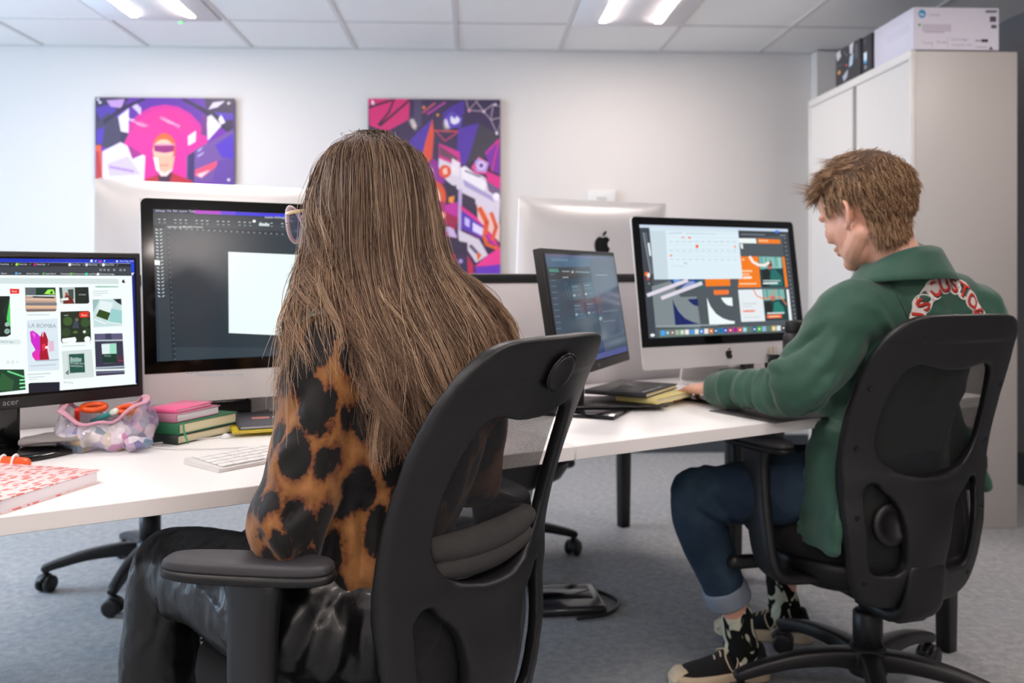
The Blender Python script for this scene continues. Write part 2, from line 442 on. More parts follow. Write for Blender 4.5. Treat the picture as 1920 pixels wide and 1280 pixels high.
# colours
PK, PU, DK, OR, WH, SK = 'e0208c', '5a2aa0', '2a2138', 'e2502a', 'd9cfe0', 'f0a080'
H1 = Homog([(75, 90), (1002, 92), (1016, 660), (86, 655)])
I1 = [('r', 60, 80, 1060, 1420, '6a1f9c'), ('p', [(75, 90), (1002, 90), (1002, 250), (780, 240), (300, 240), (75, 300)], '5b2494'),
 ('c', 540, 420, 285, 'c8208e'), ('c', 540, 400, 235, 'e2238a'), ('c', 545, 520, 300, 'd0249a', 160), ('p', [(260, 330), (820, 330), (860, 640), (300, 640)], 'd8228e'),
 ('p', [(75, 90), (300, 90), (230, 210), (300, 330), (250, 430), (75, 400)], '33254a'), ('p', [(75, 160), (190, 130), (240, 210), (120, 250)], '4a2e9a'),
 ('p', [(85, 260), (160, 190), (250, 240), (250, 440), (90, 400)], '3c3350'), ('p', [(90, 300), (140, 280), (130, 390), (90, 390)], '4a2aa8'),
 ('p', [(150, 110), (270, 100), (250, 160), (180, 150)], 'b890c8'), ('p', [(230, 215), (300, 160), (300, 320), (250, 310)], 'ded4e6'),
 ('p', [(320, 150), (350, 130), (382, 160), (378, 205)], 'c9b6dc'), ('l', [(140, 250), (260, 160), (400, 95)], 26, '281c3a'), ('l', [(660, 95), (800, 170), (920, 270), (1000, 320)], 28, '281c3a'),
 ('p', [(800, 90), (1000, 90), (1000, 320), (900, 250), (820, 170)], '2e2340'), ('p', [(830, 165), (860, 120), (940, 110), (890, 150)], 'cfc4da'), ('p', [(870, 180), (1000, 190), (1000, 230), (930, 240)], '4a2ea0'),
 ('p', [(820, 215), (850, 200), (920, 270), (830, 370)], 'd8d0dc'), ('p', [(790, 200), (825, 210), (820, 340), (785, 330)], '6a3070'),
 ('p', [(900, 230), (915, 200), (945, 250), (915, 262)], 'e8dff0'), ('p', [(690, 470), (760, 420), (1010, 290), (1015, 640), (690, 640)], '6c4c90'),
 ('p', [(880, 400), (1000, 320), (1010, 490), (930, 480)], '4d2fb0'), ('p', [(700, 460), (745, 440), (745, 640), (700, 640)], '3a2a5c'), ('p', [(900, 500), (1015, 485), (1018, 700), (860, 700)], '5f3f92'),
 ('p', [(750, 560), (900, 500), (890, 540), (800, 610), (750, 600)], 'e04a6a'), ('p', [(760, 590), (850, 560), (790, 612)], 'e8c0c8'), ('p', [(765, 430), (800, 410), (790, 425), (765, 445)], 'b8a8d0'), ('p', [(765, 465), (810, 440), (800, 455), (765, 478)], 'b8a8d0'),
 ('p', [(697, 340), (750, 305), (748, 375), (700, 402)], 'ecd6e8'), ('p', [(85, 400), (120, 400), (135, 620), (90, 620)], 'e0562a'), ('p', [(85, 440), (110, 440), (130, 610), (95, 620)], 'b02a28'),
 ('p', [(130, 440), (250, 380), (415, 470), (410, 640), (135, 640)], 'ddd2e2'), ('p', [(160, 520), (300, 470), (390, 590), (180, 600)], 'c6b6d6'), ('p', [(290, 390), (400, 460), (330, 490)], 'a02080'), ('l', [(180, 540), (340, 570)], 14, 'a57cc0'),
 ('p', [(430, 615), (500, 590), (600, 580), (740, 635), (740, 1300), (380, 1300)], 'b02434'), ('p', [(500, 590), (600, 575), (580, 640), (510, 640)], '43203c'),
 ('p', [(490, 450), (600, 450), (598, 560), (560, 600), (520, 600), (495, 550)], 'f6d0c4'), ('c', 540, 420, 78, 'e8602e', 100), ('c', 535, 432, 70, 'f4b49c', 72), ('p', [(466, 470), (612, 470), (600, 550), (545, 580), (490, 550)], 'f2a68c'),
 ('p', [(470, 400), (610, 400), (605, 440), (545, 450), (475, 440)], '8e1c6e'), ('l', [(470, 395), (612, 395)], 8, 'd88aa8'), ('p', [(470, 480), (500, 480), (512, 580), (490, 560)], 'fbe4dc'), ('l', [(515, 530), (570, 530)], 7, 'd8705c'),
 ('c', 95, 105, 8, 'e8e0e8'), ('p', [(90, 700), (1020, 700), (1025, 1400), (90, 1400)], '42286e'), ('p', [(300, 700), (760, 700), (860, 1400), (260, 1400)], '8e2444')]
poster(-2.415, 2.085, .795, .505, I1, H1, 'purple and pink printed poster of a masked red-haired figure, left of the seated woman')
H2 = Homog([(40, 64), (933, 66), (948, 1262), (48, 1262)])
I2 = [('r', 30, 50, 960, 1280, '34254c'), ('p', [(40, 64), (320, 64), (315, 195), (170, 270), (50, 235)], 'd0246e'), ('l', [(40, 120), (200, 70)], 16, '3a1838'), ('l', [(110, 230), (180, 150), (215, 64)], 14, '3a1838'), ('l', [(120, 235), (320, 70)], 16, '3a1838'),
 ('p', [(350, 64), (400, 64), (400, 240), (350, 240)], '4a4060'), ('l', [(410, 150), (490, 90)], 12, 'c04a6a'), ('l', [(440, 160), (560, 85)], 12, 'b03a9a'), ('c', 415, 118, 10, 'e08a3a'), ('c', 510, 165, 9, 'e08a3a'),
 ('p', [(300, 350), (400, 250), (480, 190), (440, 330), (380, 520)], '4c2f9e'), ('p', [(430, 330), (475, 190), (485, 290), (475, 440), (380, 540)], 'e0522c'), ('p', [(440, 300), (480, 280), (475, 430), (420, 480)], 'd84a38'),
 ('p', [(600, 110), (690, 70), (690, 160), (560, 220), (540, 160)], '4a2c92'), ('p', [(565, 180), (600, 140), (680, 180), (665, 240), (590, 250), (560, 215)], '5b46b4'),
 ('p', [(595, 190), (600, 170), (625, 190), (640, 172), (662, 195), (650, 215), (620, 226), (600, 215)], 'e8e4f2'),
 ('p', [(650, 250), (790, 215), (740, 400), (690, 500), (640, 420)], '51309f'), ('p', [(790, 220), (935, 290), (900, 420), (740, 460), (700, 500), (740, 380)], '3e3848'), ('p', [(830, 400), (935, 310), (935, 540), (880, 520)], '7a2a9e'), ('l', [(840, 410), (925, 320)], 10, 'd02a8a'), ('l', [(880, 520), (925, 330)], 8, 'e0306a'),
 ('l', [(720, 135), (820, 140), (885, 95), (935, 110)], 5, 'b9a8b4'), ('l', [(700, 70), (720, 135), (780, 66)], 5, 'b9a8b4'), ('l', [(820, 140), (870, 195), (885, 95)], 5, 'b9a8b4'), ('l', [(870, 195), (935, 180)], 5, 'b9a8b4'), ('l', [(870, 195), (912, 280), (935, 220)], 5, 'b9a8b4'), ('l', [(820, 140), (770, 80)], 5, 'b9a8b4'), ('c', 822, 142, 10, 'd8b8cc'), ('c', 722, 137, 10, 'e08ab0'), ('c', 912, 280, 9, 'e8e0e8'),
 ('l', [(480, 265), (650, 270)], 8, 'd8484a'), ('l', [(500, 270), (560, 330), (640, 280)], 7, 'c03a6a'), ('p', [(520, 345), (660, 400), (670, 500), (520, 440)], 'cc2a86'), ('p', [(525, 360), (650, 440), (640, 470), (525, 420)], '6a4058'),
 ('p', [(380, 560), (480, 440), (560, 500), (560, 600), (400, 620)], '8c2290'), ('p', [(520, 440), (670, 500), (830, 560), (940, 700), (935, 860), (680, 660), (570, 580), (520, 500)], 'd9cfdc'), ('p', [(610, 440), (665, 470), (660, 560), (600, 540)], 'e6dce4'), ('c', 563, 525, 42, 'e0522a'), ('p', [(548, 510), (575, 500), (580, 540), (552, 545)], 'f2c8b8'),
 ('p', [(670, 500), (700, 490), (850, 600), (830, 650), (680, 590)], 'efe8ee'), ('l', [(700, 520), (800, 560)], 10, '5a4a7a'), ('p', [(680, 570), (900, 690), (900, 720), (700, 620)], 'a89cc8'),
 ('p', [(740, 500), (790, 430), (860, 470), (840, 540), (770, 540)], 'dc4a8a'), ('p', [(765, 460), (790, 440), (858, 470), (840, 530), (775, 525)], 'b69ad8'), ('c', 808, 486, 26, 'efe0f0'), ('c', 808, 486, 19, 'a07ac8'), ('c', 808, 486, 9, '3a2a70'),
 ('p', [(840, 520), (940, 560), (940, 640), (850, 590)], 'd82a86'), ('p', [(840, 580), (940, 640), (940, 700), (860, 650)], '6f5a80'), ('c', 912, 685, 24, 'f6eef6'),
 ('p', [(400, 690), (640, 610), (650, 1000), (500, 1000)], '40203e'), ('p', [(570, 600), (640, 620), (650, 720), (580, 700)], '2c2340'), ('p', [(590, 690), (630, 680), (620, 730), (590, 720)], 'e8903a'), ('p', [(560, 740), (650, 720), (655, 830), (570, 830)], 'c02a9a'),
 ('p', [(655, 640), (680, 640), (675, 940), (655, 940)], 'b6a4cc'), ('p', [(680, 660), (770, 700), (780, 790), (690, 740)], '3a3048'), ('p', [(670, 740), (860, 870), (940, 1010), (700, 900)], 'd82c86'), ('p', [(675, 770), (830, 880), (840, 960), (678, 890)], '5634b0'),
 ('p', [(700, 815), (735, 835), (732, 885), (700, 865)], 'c9b8ee'), ('p', [(755, 850), (828, 890), (825, 940), (755, 905)], 'ddd2f2'), ('p', [(780, 730), (940, 860), (940, 980), (860, 900), (790, 830)], 'e8c0b8'),
 ('l', [(800, 760), (850, 850), (840, 920)], 34, 'e0582e'), ('l', [(880, 790), (915, 880), (890, 960)], 26, 'dc5a3a'), ('l', [(830, 930), (850, 990), (930, 1020)], 24, 'e2622e'), ('l', [(840, 930), (900, 1000)], 10, '7a2a9a'),
 ('p', [(660, 900), (800, 960), (860, 1060), (780, 1110), (730, 1040), (660, 960)], 'd6ccd8'), ('l', [(740, 1000), (800, 1060)], 22, '5b5470'), ('p', [(780, 1040), (820, 1060), (790, 1100)], 'e0662e'),
 ('p', [(860, 1060), (945, 1010), (946, 1125), (770, 1135)], 'e83a90'), ('p', [(770, 1140), (946, 1120), (948, 1262), (820, 1262)], '6a38b8'), ('p', [(770, 1170), (830, 1250), (780, 1262)], 'b9a0d8'),
 ('p', [(530, 880), (620, 880), (650, 950), (530, 930)], 'c8b0d8'), ('p', [(540, 890), (600, 930), (520, 930)], 'e02a8a'), ('p', [(560, 780), (655, 820), (640, 900), (560, 860)], '9a1c48'),
 ('c', 480, 690, 92, 'd8502a', 108), ('c', 462, 700, 76, 'f2b49c', 90), ('p', [(440, 700), (560, 720), (560, 790), (440, 770)], '9c1c62'), ('p', [(460, 780), (555, 790), (540, 870), (515, 990), (480, 980)], 'f09a78'), ('c', 548, 805, 22, 'f0a088'),
 ('p', [(540, 950), (720, 980), (725, 1070), (650, 1060)], '352a44'), ('p', [(515, 1010), (640, 1060), (700, 1180), (640, 1262), (500, 1262)], 'b42a30'), ('p', [(640, 1060), (720, 1060), (740, 1262), (650, 1262)], '3c2f50'), ('p', [(720, 1060), (760, 1120), (765, 1262), (730, 1262)], 'c02a4e'), ('c', 675, 1100, 14, 'b09ad0')]
I2 += [('p', [(48, 900), (400, 900), (500, 1262), (48, 1262)], '4c2360'), ('c', 70, 85, 9, 'e8e0e8')]
poster(-.845, 2.09, .775, 1.10, I2, H2, 'purple and orange printed poster of jumbled icons, right of the seated woman\'s head')

# ------------------------------------------------------------------ cabinet with boxes on top
CAB = T((1.648+.02, 3.786, 0)) @ RZ(R(2.5))      # origin: near-left bottom corner; x right, y away
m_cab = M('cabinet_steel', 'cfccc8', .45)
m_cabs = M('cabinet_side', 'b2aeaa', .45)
cab = empty('storage_cabinet'); cab.matrix_world = CAB; tag(cab, 'tall pale grey steel storage cabinet with sliding doors standing by the right wall', 'cabinet')
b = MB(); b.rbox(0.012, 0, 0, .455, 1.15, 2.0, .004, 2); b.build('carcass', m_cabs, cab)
b = MB(); b.rbox(-.006, .0, 1.965, .02, 1.15, 2.004, .004, 2); b.rbox(-.004, .0, 0, .02, .02, 1.97, .003, 2); b.rbox(-.004, 1.13, 0, .02, 1.15, 1.97, .003, 2); b.rbox(-.004, 0, 0, .02, 1.15, .05, .003, 2); b.build('door_frame', m_cab, cab)
for i, (a, c) in enumerate(((.02, .555), (.585, 1.13))):
    b = MB(); b.box(0.004, a, .05, .013, c, 1.965); d = b.build('door', m_cab, cab)
b = MB(); b.rbox(-.003, .557, .05, .012, .569, 1.965, .002, 1); b.rbox(-.003, .571, .05, .012, .583, 1.965, .002, 1); b.build('handle_strip', M('grey_strip', '8e8b88', .4), cab)
# printer carton
def carton(name, x0, y0, x1, y1, h, label, mat, deco):
    e = empty(name); e.matrix_world = CAB @ T((x0, y0, 2.0045)); tag(e, label, 'box')
    b = MB(); b.rbox(0, 0, 0, x1-x0, y1-y0, h, .003, 1); b.build('carton', mat, e); deco(e, x1-x0, y1-y0, h); return e
m_ink = ink_mat('printed_ink', 0, .5)
def deco1(e, w, d, h):
    it = [('t', 'hp', .055, .30, .0, '000000')]
    it = [('r', .005, .01, .995, .99, 'cdcad6'), ('c', .10, .16, .045, '1c86b8', .1), ('t', 'hp', .070, .20, .055, 'f4f6f8', 1.9), ('t', 'LaserJet', .18, .20, .04, '77757c', 1.9), ('c', .07, .42, .016, '5c9a3a', .035),
      ('r', .10, .40, .44, .57, 'b9b2c2'), ('r', .13, .57, .36, .60, 'a9a3b4'), ('l', [(.40, .70), (.40, .95)], .004, '9a96a4'), ('l', [(.22, .80), (.22, .95)], .004, '9a96a4'),
      ('t', 'Drum', .27, .85, .05, '8d8998', 1.9), ('t', 'Toner', .10, .87, .05, '8d8998', 1.9), ('t', 'Cartridge', .44, .78, .05, '8d8998', 1.9), ('t', 'Imaging unit', .44, .90, .05, '9d99a8', 1.9),
      ('r', .84, .06, .975, .10, '3c3a44'), ('r', .84, .11, .96, .125, '6a6874'), ('r', .89, .20, .965, .33, '4a4854'), ('r', .905, .40, .97, .48, '4a4854'), ('r', .79, .74, .87, .81, '26242c'), ('r', .72, .76, .78, .79, '77757f'), ('p', [(.88, .98), (.9, .90), (.93, .98)], '33313a'), ('r', .72, .92, .86, .94, '9d99a8')]
    print_mesh('print', it, w, h, m_ink, e, T((0, -.0008, h)))
    b = MB(); b.box(-.001, .03, h*.5-.01, .0, .24, h*.5+.03); b.build('side_label', M('pale_lilac_label', 'c8c4d2', .6), e)
carton('printer_box', .008, .0, .375, .37, .178, 'white printer carton with a round blue logo, nearest box on top of the cabinet', M('carton_white', 'cdcad6', .6), deco1)
def deco2(e, w, d, h):
    it = [('r', .01, .01, .99, .99, '22222a'), ('r', .30, .06, .42, .30, '2a3140'), ('r', .12, .45, .46, .66, 'cfe0ee'), ('r', .12, .66, .46, .74, '3f9fd0'), ('r', .2, .8, .42, .9, '8a8c92'), ('r', .1, .1, .3, .2, '4a4c56'),]
    print_mesh('print', it, d, h, m_ink, e, T((-.0008, d, h)) @ RZ(R(-90)))
carton('cartridge_box', .0, .378, .3, .47, .172, 'slim black box with a blue and white label, between the other cabinet-top boxes', M('carton_black', '22222a', .4), deco2)
def deco3(e, w, d, h):
    it = [('r', .01, .01, .99, .99, '2a2a30'), ('p', [(.02, .06), (.18, .0), (.24, .2), (.08, .3)], 'b8b6bc'), ('p', [(.58, .04), (.74, .0), (.7, .3), (.6, .28)], 'c4c2c8'), ('p', [(.60, .35), (.74, .3), (.70, .6), (.56, .62)], 'a8bccc'), ('l', [(.4, .5), (.5, .55)], .04, 'a03a4a'),
      ('p', [(.30, .8), (.52, .66), (.5, .84), (.36, .95)], 'a2a8b4'), ('p', [(.1, .6), (.2, .56), (.2, .66), (.1, .68)], 'd0923a'), ('l', [(.34, .1), (.5, .3)], .03, '6a6a74'), ('r', .05, .42, .3, .46, '4c4c56'), ('r', .8, .1, .9, .5, '50505a')]
    print_mesh('print', it, d, h, m_ink, e, T((-.0008, d, h)) @ RZ(R(-90)))
carton('component_box', .0, .50, .3, .79, .178, 'black box with scattered pale printing, rearmost box on top of the cabinet', M('carton_black2', '2a2a30', .4), deco3)
# ------------------------------------------------------------------ desks. Local x along the front edge, y into the desk
TH = R(31.4); DO = Vector((0, 1.736, 0))
DESK = T(DO) @ RZ(TH)
def DW(u, v, z=0): return DESK @ Vector((u, v, z))
DZ = .73
m_top = M('desk_laminate', 'faf9f8', .35)
m_edge = M('desk_edge', 'f0ecea', .5)
def desk(u0, u1, v0, v1, label, legs=()):
    e = empty('desk'); e.matrix_world = DESK @ T((u0, v0, 0)); tag(e, label, 'desk', 'white desks of the bench')
    W, D = u1-u0, v1-v0
    b = MB(); b.rbox(.0, 0.0, DZ-.028, W, D, DZ, .0015, 2); b.build('desktop', [m_top], e)
    f = MB(); f.box(.001, -.0006, DZ-.0265, W-.001, .002, DZ-.0015); f.build('edge_band', m_edge, e)
    b = MB(); b.rbox(.05, D*.5-.02, DZ-.07, W-.05, D*.5+.02, DZ-.029, .003, 1); b.build('support_rail', m_bmetal, e)
    for (x, y, dx, dy) in legs:
        b = MB(); b.sweep([(x+dx, y+dy, 0.001, .022, .022), (x, y, DZ-.03, .03, .03)], (1, 0, 0), n=16, sub=1, sq=6, flat=True); b.build('leg', m_bmetal, e)
    return e
J = .148
desk(J-1.42, J-.002, 0, .79, 'white desk at the lower left, holding the wide screen with the blank page', [(.08, .70, 0, 0)])
desk(J+.002, J+1.42, 0, .79, 'white desk in front of the man in green, holding the silver computer with orange designs', [(1.35, .08, 0, 0), (1.35, .72, 0, 0)])
desk(J-1.42, J-.002, .83, 1.62, 'white desk on the far side of the divider, behind the woman', [(.08, .72, 0, 0)])
desk(J+.002, J+1.42, .83, 1.62, 'white desk beyond the divider, its black leg seen between the two office chairs', [(.45, .70, -.0, .06), (1.35, .08, 0, 0), (1.35, .72, 0, 0)])
def divider(u0, u1, label):
    e = empty('desk_divider'); e.matrix_world = DESK @ T((u0, .80, 0)); tag(e, label, 'divider', 'fabric desk dividers')
    W = u1-u0
    b = MB(); b.rbox(0, 0, DZ-.20, W, .02, 1.045, .002, 1); b.build('screen_panel', M('divider_fabric', 'c9c5c7', .9, bump=.2, bscale=700), e)
    b = MB(); b.rbox(0, -.004, 1.045, W, .024, 1.071, .003, 2); b.build('top_rail', M('rail_black', '17171a', .5), e)
    b = MB(); b.box(0, -.003, 1.071, W, .023, 1.0725); b.build('trim_strip', m_alu, e)
    for x in (.12, W-.12):
        b = MB(); b.rbox(x-.02, -.03, DZ-.10, x+.02, -.001, DZ+.12, .003, 1); b.build('clamp_bracket', m_bmetal, e)
divider(J-1.41, J-.004, 'pale fabric desk divider with a black top rail, behind the left screens')
divider(J+.004, J+1.41, 'pale fabric desk divider with a black top rail, behind the right screens')

# ------------------------------------------------------------------ screens
m_scr = ink_mat('lit_screen', 1.0, .18)
m_glass = M('black_bezel_glass', '050506', .08, spec=.5)

APPLE = [(.50,.30),(.57,.27),(.66,.245),(.76,.27),(.84,.33),(.90,.40),(.82,.47),(.78,.56),(.80,.67),(.86,.74),(.93,.78),(.88,.90),(.80,1.02),(.71,1.10),(.63,1.10),(.54,1.065),(.47,1.065),(.38,1.10),(.29,1.09),(.20,1.0),(.12,.87),(.07,.70),(.07,.54),(.12,.40),(.21,.30),(.32,.255),(.42,.275)]
LEAF = [(.50,.22),(.50,.13),(.55,.05),(.62,0),(.69,-.02),(.69,.07),(.64,.15),(.57,.21)]
def logo(e, s, mw, mat, mirror=False):
    b = MB()
    for P in (APPLE, LEAF):
        q = [((x-.5)*s*(-1 if mirror else 1), -(y-.55)*s) for x, y in P]
        if not mirror: q = q[::-1]
        b.T = RX(R(90)); b.prism(q, 0, .0012)
    return b.build('logo', mat, e, mw)

def all_in_one(name, mw, label, items=None, H=ident, tilt=8, group=None, h0=.063):
    """silver all-in-one: origin on the table under the hinge; x right seen from the front, screen faces -y"""
    e = empty(name); e.matrix_world = mw; tag(e, label, 'computer', group)
    TT = T((0, 0, h0)) @ RX(R(-tilt))
    BW, BH = .65, .453
    # housing: front slab + domed back
    nx, nz = 30, 22; v = []; f = []
    for j in range(nz+1):
        for i in range(nx+1):
            x = -1+2*i/nx; z = -1+2*j/nz
            sx = math.copysign(abs(x)**.85, x); sz = math.copysign(abs(z)**.85, z)
            dome = ((1-abs(sx)**3.2)*(1-abs(sz)**3.2))**.55
            v.append((sx*BW/2, .006+.046*dome, BH/2+sz*BH/2))
    for j in range(nz):
        for i in range(nx):
            a = j*(nx+1)+i; f.append((a, a+nx+1, a+nx+2, a+1))
    b = MB(); b.add(v, f)
    cr_ = .014
    pts = []
    for (cx, cz, a0) in ((BW/2-cr_, BH-cr_, 0), (-BW/2+cr_, BH-cr_, 90), (-BW/2+cr_, cr_, 180), (BW/2-cr_, cr_, 270)):
        for k in range(6): a = R(a0+18*k); pts.append((cx+cr_*cos(a), cz+cr_*sin(a)))
    b2 = MB(); b2.T = RX(R(90)); b2.prism(pts, -.0062, 0, r=0); b.add(b2.v, b2.f, 0, False)
    body = b.build('housing', m_alu, e, TT)
    logo(e, .030, TT @ T((0, -.0012, .036)), m_black)
    logo(e, .078, TT @ T((0, .0545, .30)), M('logo_black', '0c0c0e', .15), True)
    # black glass with rounded top corners
    pts = [(BW/2-.001, .066), ]
    for (cx, cz, a0) in ((BW/2-cr_, BH-cr_, 0), (-BW/2+cr_, BH-cr_, 90)):
        for k in range(6): a = R(a0+18*k); pts.append((cx+(cr_-.001)*cos(a), cz+(cr_-.001)*sin(a)))
    pts.append((-BW/2+.001, .066))
    b = MB(); b.T = RX(R(90)); b.prism(pts, 0.0, .0016); b.build('bezel', m_glass, e, TT)
    b = MB(); b.box(-.2985, -.0022, .092, .2985, -.0017, .428); b.build('display', M('display_off', '101214', .12), e, TT)
    if items: print_mesh('screen_image', items, .597, .336, m_scr, e, TT @ T((-.2985, -.0023, .428)), H)
    # stand: bent plate
    b = MB()
    st = [(0, .105, .0035), (0, .115, .02), (0, .075, h0+.12), (0, .05, h0+.17)]
    b.sweep([(0, -.055, .0045, .0975, .004), (0, .05, .0045, .0975, .004), (0, .108, .006, .0975, .004), (0, .118, .03, .0975, .004), (0, .085, .12, .095, .004), (0, .055, h0+.13, .09, .004)], (1, 0, 0), n=20, sub=5, sq=6)
    b.build('stand', m_alu, e)
    return e

# --- right all-in-one (orange artwork), items measured on the panel and mapped through its corners
HC = Homog([(172, 130), (1532, 165), (1635, 1095), (270, 1160)])
ORG, GR, CY = 'ee7a14', '4c5459', 'd8e8f0'
IC = [('r', 120, 100, 1700, 1200, GR), ('p', [(172,130),(1532,165),(1535,190),(174,158)], 'c6d4e6'), ('p', [(174,158),(258,158),(300,620),(330,1150),(272,1155)], '3a4148'),
 ('p', [(1085,180),(1535,190),(1540,225),(1090,245)], '3a4046'), ('p', [(1480,230),(1545,225),(1635,1050),(1560,1050)], '3b4248'),
 ('p', [(290,690),(460,640),(740,1060),(330,1060)], '7b868a'), ('p', [(480,790),(700,780),(740,1035),(510,1040)], '7b868a'),
 ('p', [(445,625),(740,610),(760,660),(700,690),(500,690)], '1c3f78'), ('c', 520, 640, 30, '6a9ad0'), ('c', 665, 655, 26, '2a5cb0'), ('p', [(560,700),(640,640),(690,650),(640,700)], '8a9ac8'), ('p', [(700,640),(755,635),(755,700),(735,715)], '1f6a60'),
 ('l', [(255,770),(615,635)], 34, 'd9d2e0'), ('l', [(385,795),(745,660)], 34, 'd9d2e0'),
 ('p', [(480,800),(500,850),(540,920),(600,980),(680,1015),(740,1028),(510,1040)], '0c2060'), ('p', [(620,805),(712,800),(718,868),(680,860),(645,835)], '0c2060'),
 ('p', [(795,790),(830,870),(880,935),(940,975),(1000,995),(1052,1002),(1050,1025),(822,1035)], 'e8f2f2'), ('p', [(925,790),(1025,788),(1033,865),(985,858),(950,830)], 'e8f2f2'),
 ('p', [(778,620),(1005,618),(1010,682),(785,688)], ORG), ('p', [(860,722),(990,718),(998,735),(992,760),(865,765),(856,742)], 'f0742c'),
 ('p', [(1080,250),(1240,252),(1248,296),(1090,294)], 'e8f0ee'), ('p', [(1095,300),(1120,300),(1125,345),(1105,345)], 'dfe8e8'), ('p', [(1255,252),(1462,262),(1468,298),(1262,298)], ORG), ('l', [(1270,272),(1350,274)], 16, 'f5b880'),
 ('p', [(1100,415),(1262,415),(1290,695),(1080,698)], ORG), ('p', [(1262,415),(1500,418),(1535,690),(1295,694)], '123c40'), ('p', [(1268,415),(1475,420),(1485,520),(1280,530)], '7fb8b0'), ('l', [(1290,420),(1300,520)], 8, '3f7a78'), ('l', [(1330,420),(1340,500)], 8, '4a8a84'), ('l', [(1420,420),(1430,500)], 8, '3f7a78'), ('l', [(1455,425),(1465,520)], 8, 'a9d8d0'),
 ('p', [(1300,540),(1345,520),(1370,560),(1365,680),(1310,690)], '15201e'), ('p', [(1380,540),(1420,530),(1480,600),(1490,680),(1370,685)], '1f6a62'), ('c', 1370, 510, 22, 'b06a60'), ('p', [(1355,500),(1370,440),(1395,500)], '6a3a30'), ('p', [(1480,418),(1503,418),(1538,690),(1512,692)], ORG),
 ('l', [(1185,418),(1215,465),(1265,492),(1320,495),(1360,470)], 24, 'f2e6e0'), ('l', [(1115,548),(1205,548)], 18, 'f6c498'), ('l', [(1120,578),(1180,578)], 14, 'f6c498'), ('l', [(1130,608),(1200,606)], 22, 'f8e0cc'), ('l', [(1095,664),(1245,662)], 14, 'f6c498'), ('l', [(1310,634),(1465,634)], 10, 'b8c8c8'), ('l', [(1312,658),(1440,656)], 16, 'd8e4e4'), ('c', 1125, 445, 10, 'f6c498'),
 ('p', [(1080,718),(1300,712),(1330,1000),(1112,1008)], 'dfe6ea'), ('p', [(1300,712),(1520,712),(1548,985),(1332,995)], '163a3c'), ('p', [(1305,712),(1500,712),(1510,800),(1318,815)], '7ab0a8'), ('l', [(1340,715),(1350,790)], 8, '3f7a78'), ('l', [(1450,715),(1460,800)], 8, '3f7a78'), ('p', [(1410,830),(1450,820),(1500,880),(1510,930),(1400,930)], '1f7a6c'), ('c', 1400, 795, 22, 'c06a5a'), ('p', [(1330,840),(1370,820),(1395,870),(1390,940),(1340,940)], '1a201c'),
 ('p', [(1520,712),(1543,712),(1575,990),(1550,992)], 'e6ecec'), ('l', [(1222,718),(1250,770),(1300,795),(1350,795),(1390,770),(1412,718)], 9, 'ee7040'), ('l', [(1430,775),(1480,790),(1520,850)], 8, 'ee8050'), ('l', [(1120,845),(1245,842)], 7, 'b8bec4'), ('l', [(1120,870),(1210,868)], 6, 'c4cace'), ('l', [(1125,912),(1235,908)], 20, 'f0b0a0'), ('l', [(1140,912),(1225,908)], 8, 'd8604a'), ('l', [(1135,968),(1275,962)], 6, 'c0c6ca'), ('l', [(1350,930),(1500,925)], 14, 'd0d8d8'), ('l', [(1350,960),(1475,955)], 30, 'f06a20'), ('l', [(1365,960),(1460,956)], 10, 'f8c8a8'),
 ('p', [(262,152),(1075,172),(1120,618),(312,628)], CY), ('p', [(262,152),(410,156),(440,625),(312,628)], 'c4d4dc'), ('p', [(262,152),(1075,172),(1078,200),(266,186)], 'cfdfe8')]
for k in range(7):
    IC += [('l', [(430+6*k, 210+34*k), (1070+5*k, 214+34*k)], 2, 'bccdd6')]
for yy in (285, 365, 445):
    for k in range(11):
        IC += [('l', [(440+58*k+yy*.03, yy), (468+58*k+yy*.03, yy)], 5, 'a9bac4')]
IC += [('l', [(560,246),(582,246)], 10, 'ee6a2a'), ('c', 630, 248, 13, 'ee6a14', 9), ('c', 700, 326, 14, 'ee6a14', 17), ('c', 1047, 329, 10, 'f0a070', 13), ('c', 462, 411, 12, 'ee7a2a', 8), ('l', [(585,480),(608,480)], 8, '9aa8b0'), ('l', [(470,500),(600,512)], 3, 'b8c8d0'), ('l', [(430,210),(560,204)], 5, '9ab0bc'), ('l', [(600,208),(880,214)], 4, '9ab0bc')]
for k in range(22):
    IC += [('c', 208+k*3.2, 210+k*17, 6, 'a8b0b8'), ('c', 228+k*3.2, 212+k*17, 5, '8a9298')]
IC += [('l', [(255,300),(272,410)], 18, 'dde6e8'), ('c', 240, 580, 20, 'f06a1c'), ('c', 258, 590, 14, 'e8e8e8', 22), ('c', 252, 625, 12, 'c04a3a'), ('c', 262, 665, 7, '9aa2a8')]
for k in range(20): IC += [('c', 1500+k*5.2, 250+k*38, 6, '8a949a')]
IC += [('c', 1430, 190, 22, '2a7ae0', 12), ('l', [(1100,215),(1320,220)], 6, '8a949c'), ('l', [(1460,222),(1505,224)], 6, '9aa4aa'), ('p', [(330,1045),(900,1030),(900,1042),(330,1060)], '8f9a9e'),
 ('p', [(355,1085),(1560,1035),(1570,1080),(362,1152)], '5c7468')]
dock = ['3aa0f0','6a8a9a','8a6a6a','9ab0a0','b8c8b0','e8e0e0','4a90d8','d8dcd8','3a80d0','e8e0e4','d86a10','0a5a90','0870a8','3a3ab0','b01040','a0108a','e04040','7ab8c8','','1a5a90','30b040','8ab0d0','','d8c070','dde4ea','1c1c20','d89090','e6e2e0']
for k, c in enumerate(dock):
    if c: x = 392+k*44; y = 1112-k*2.0; IC += [('r', x-18, y-22, x+18, y+22, c), ('c', x, y, 8, 'f0f0f0' if k % 3 else c)]
IC += [('c', 297, 1132, 20, 'e8ecec', 14)]
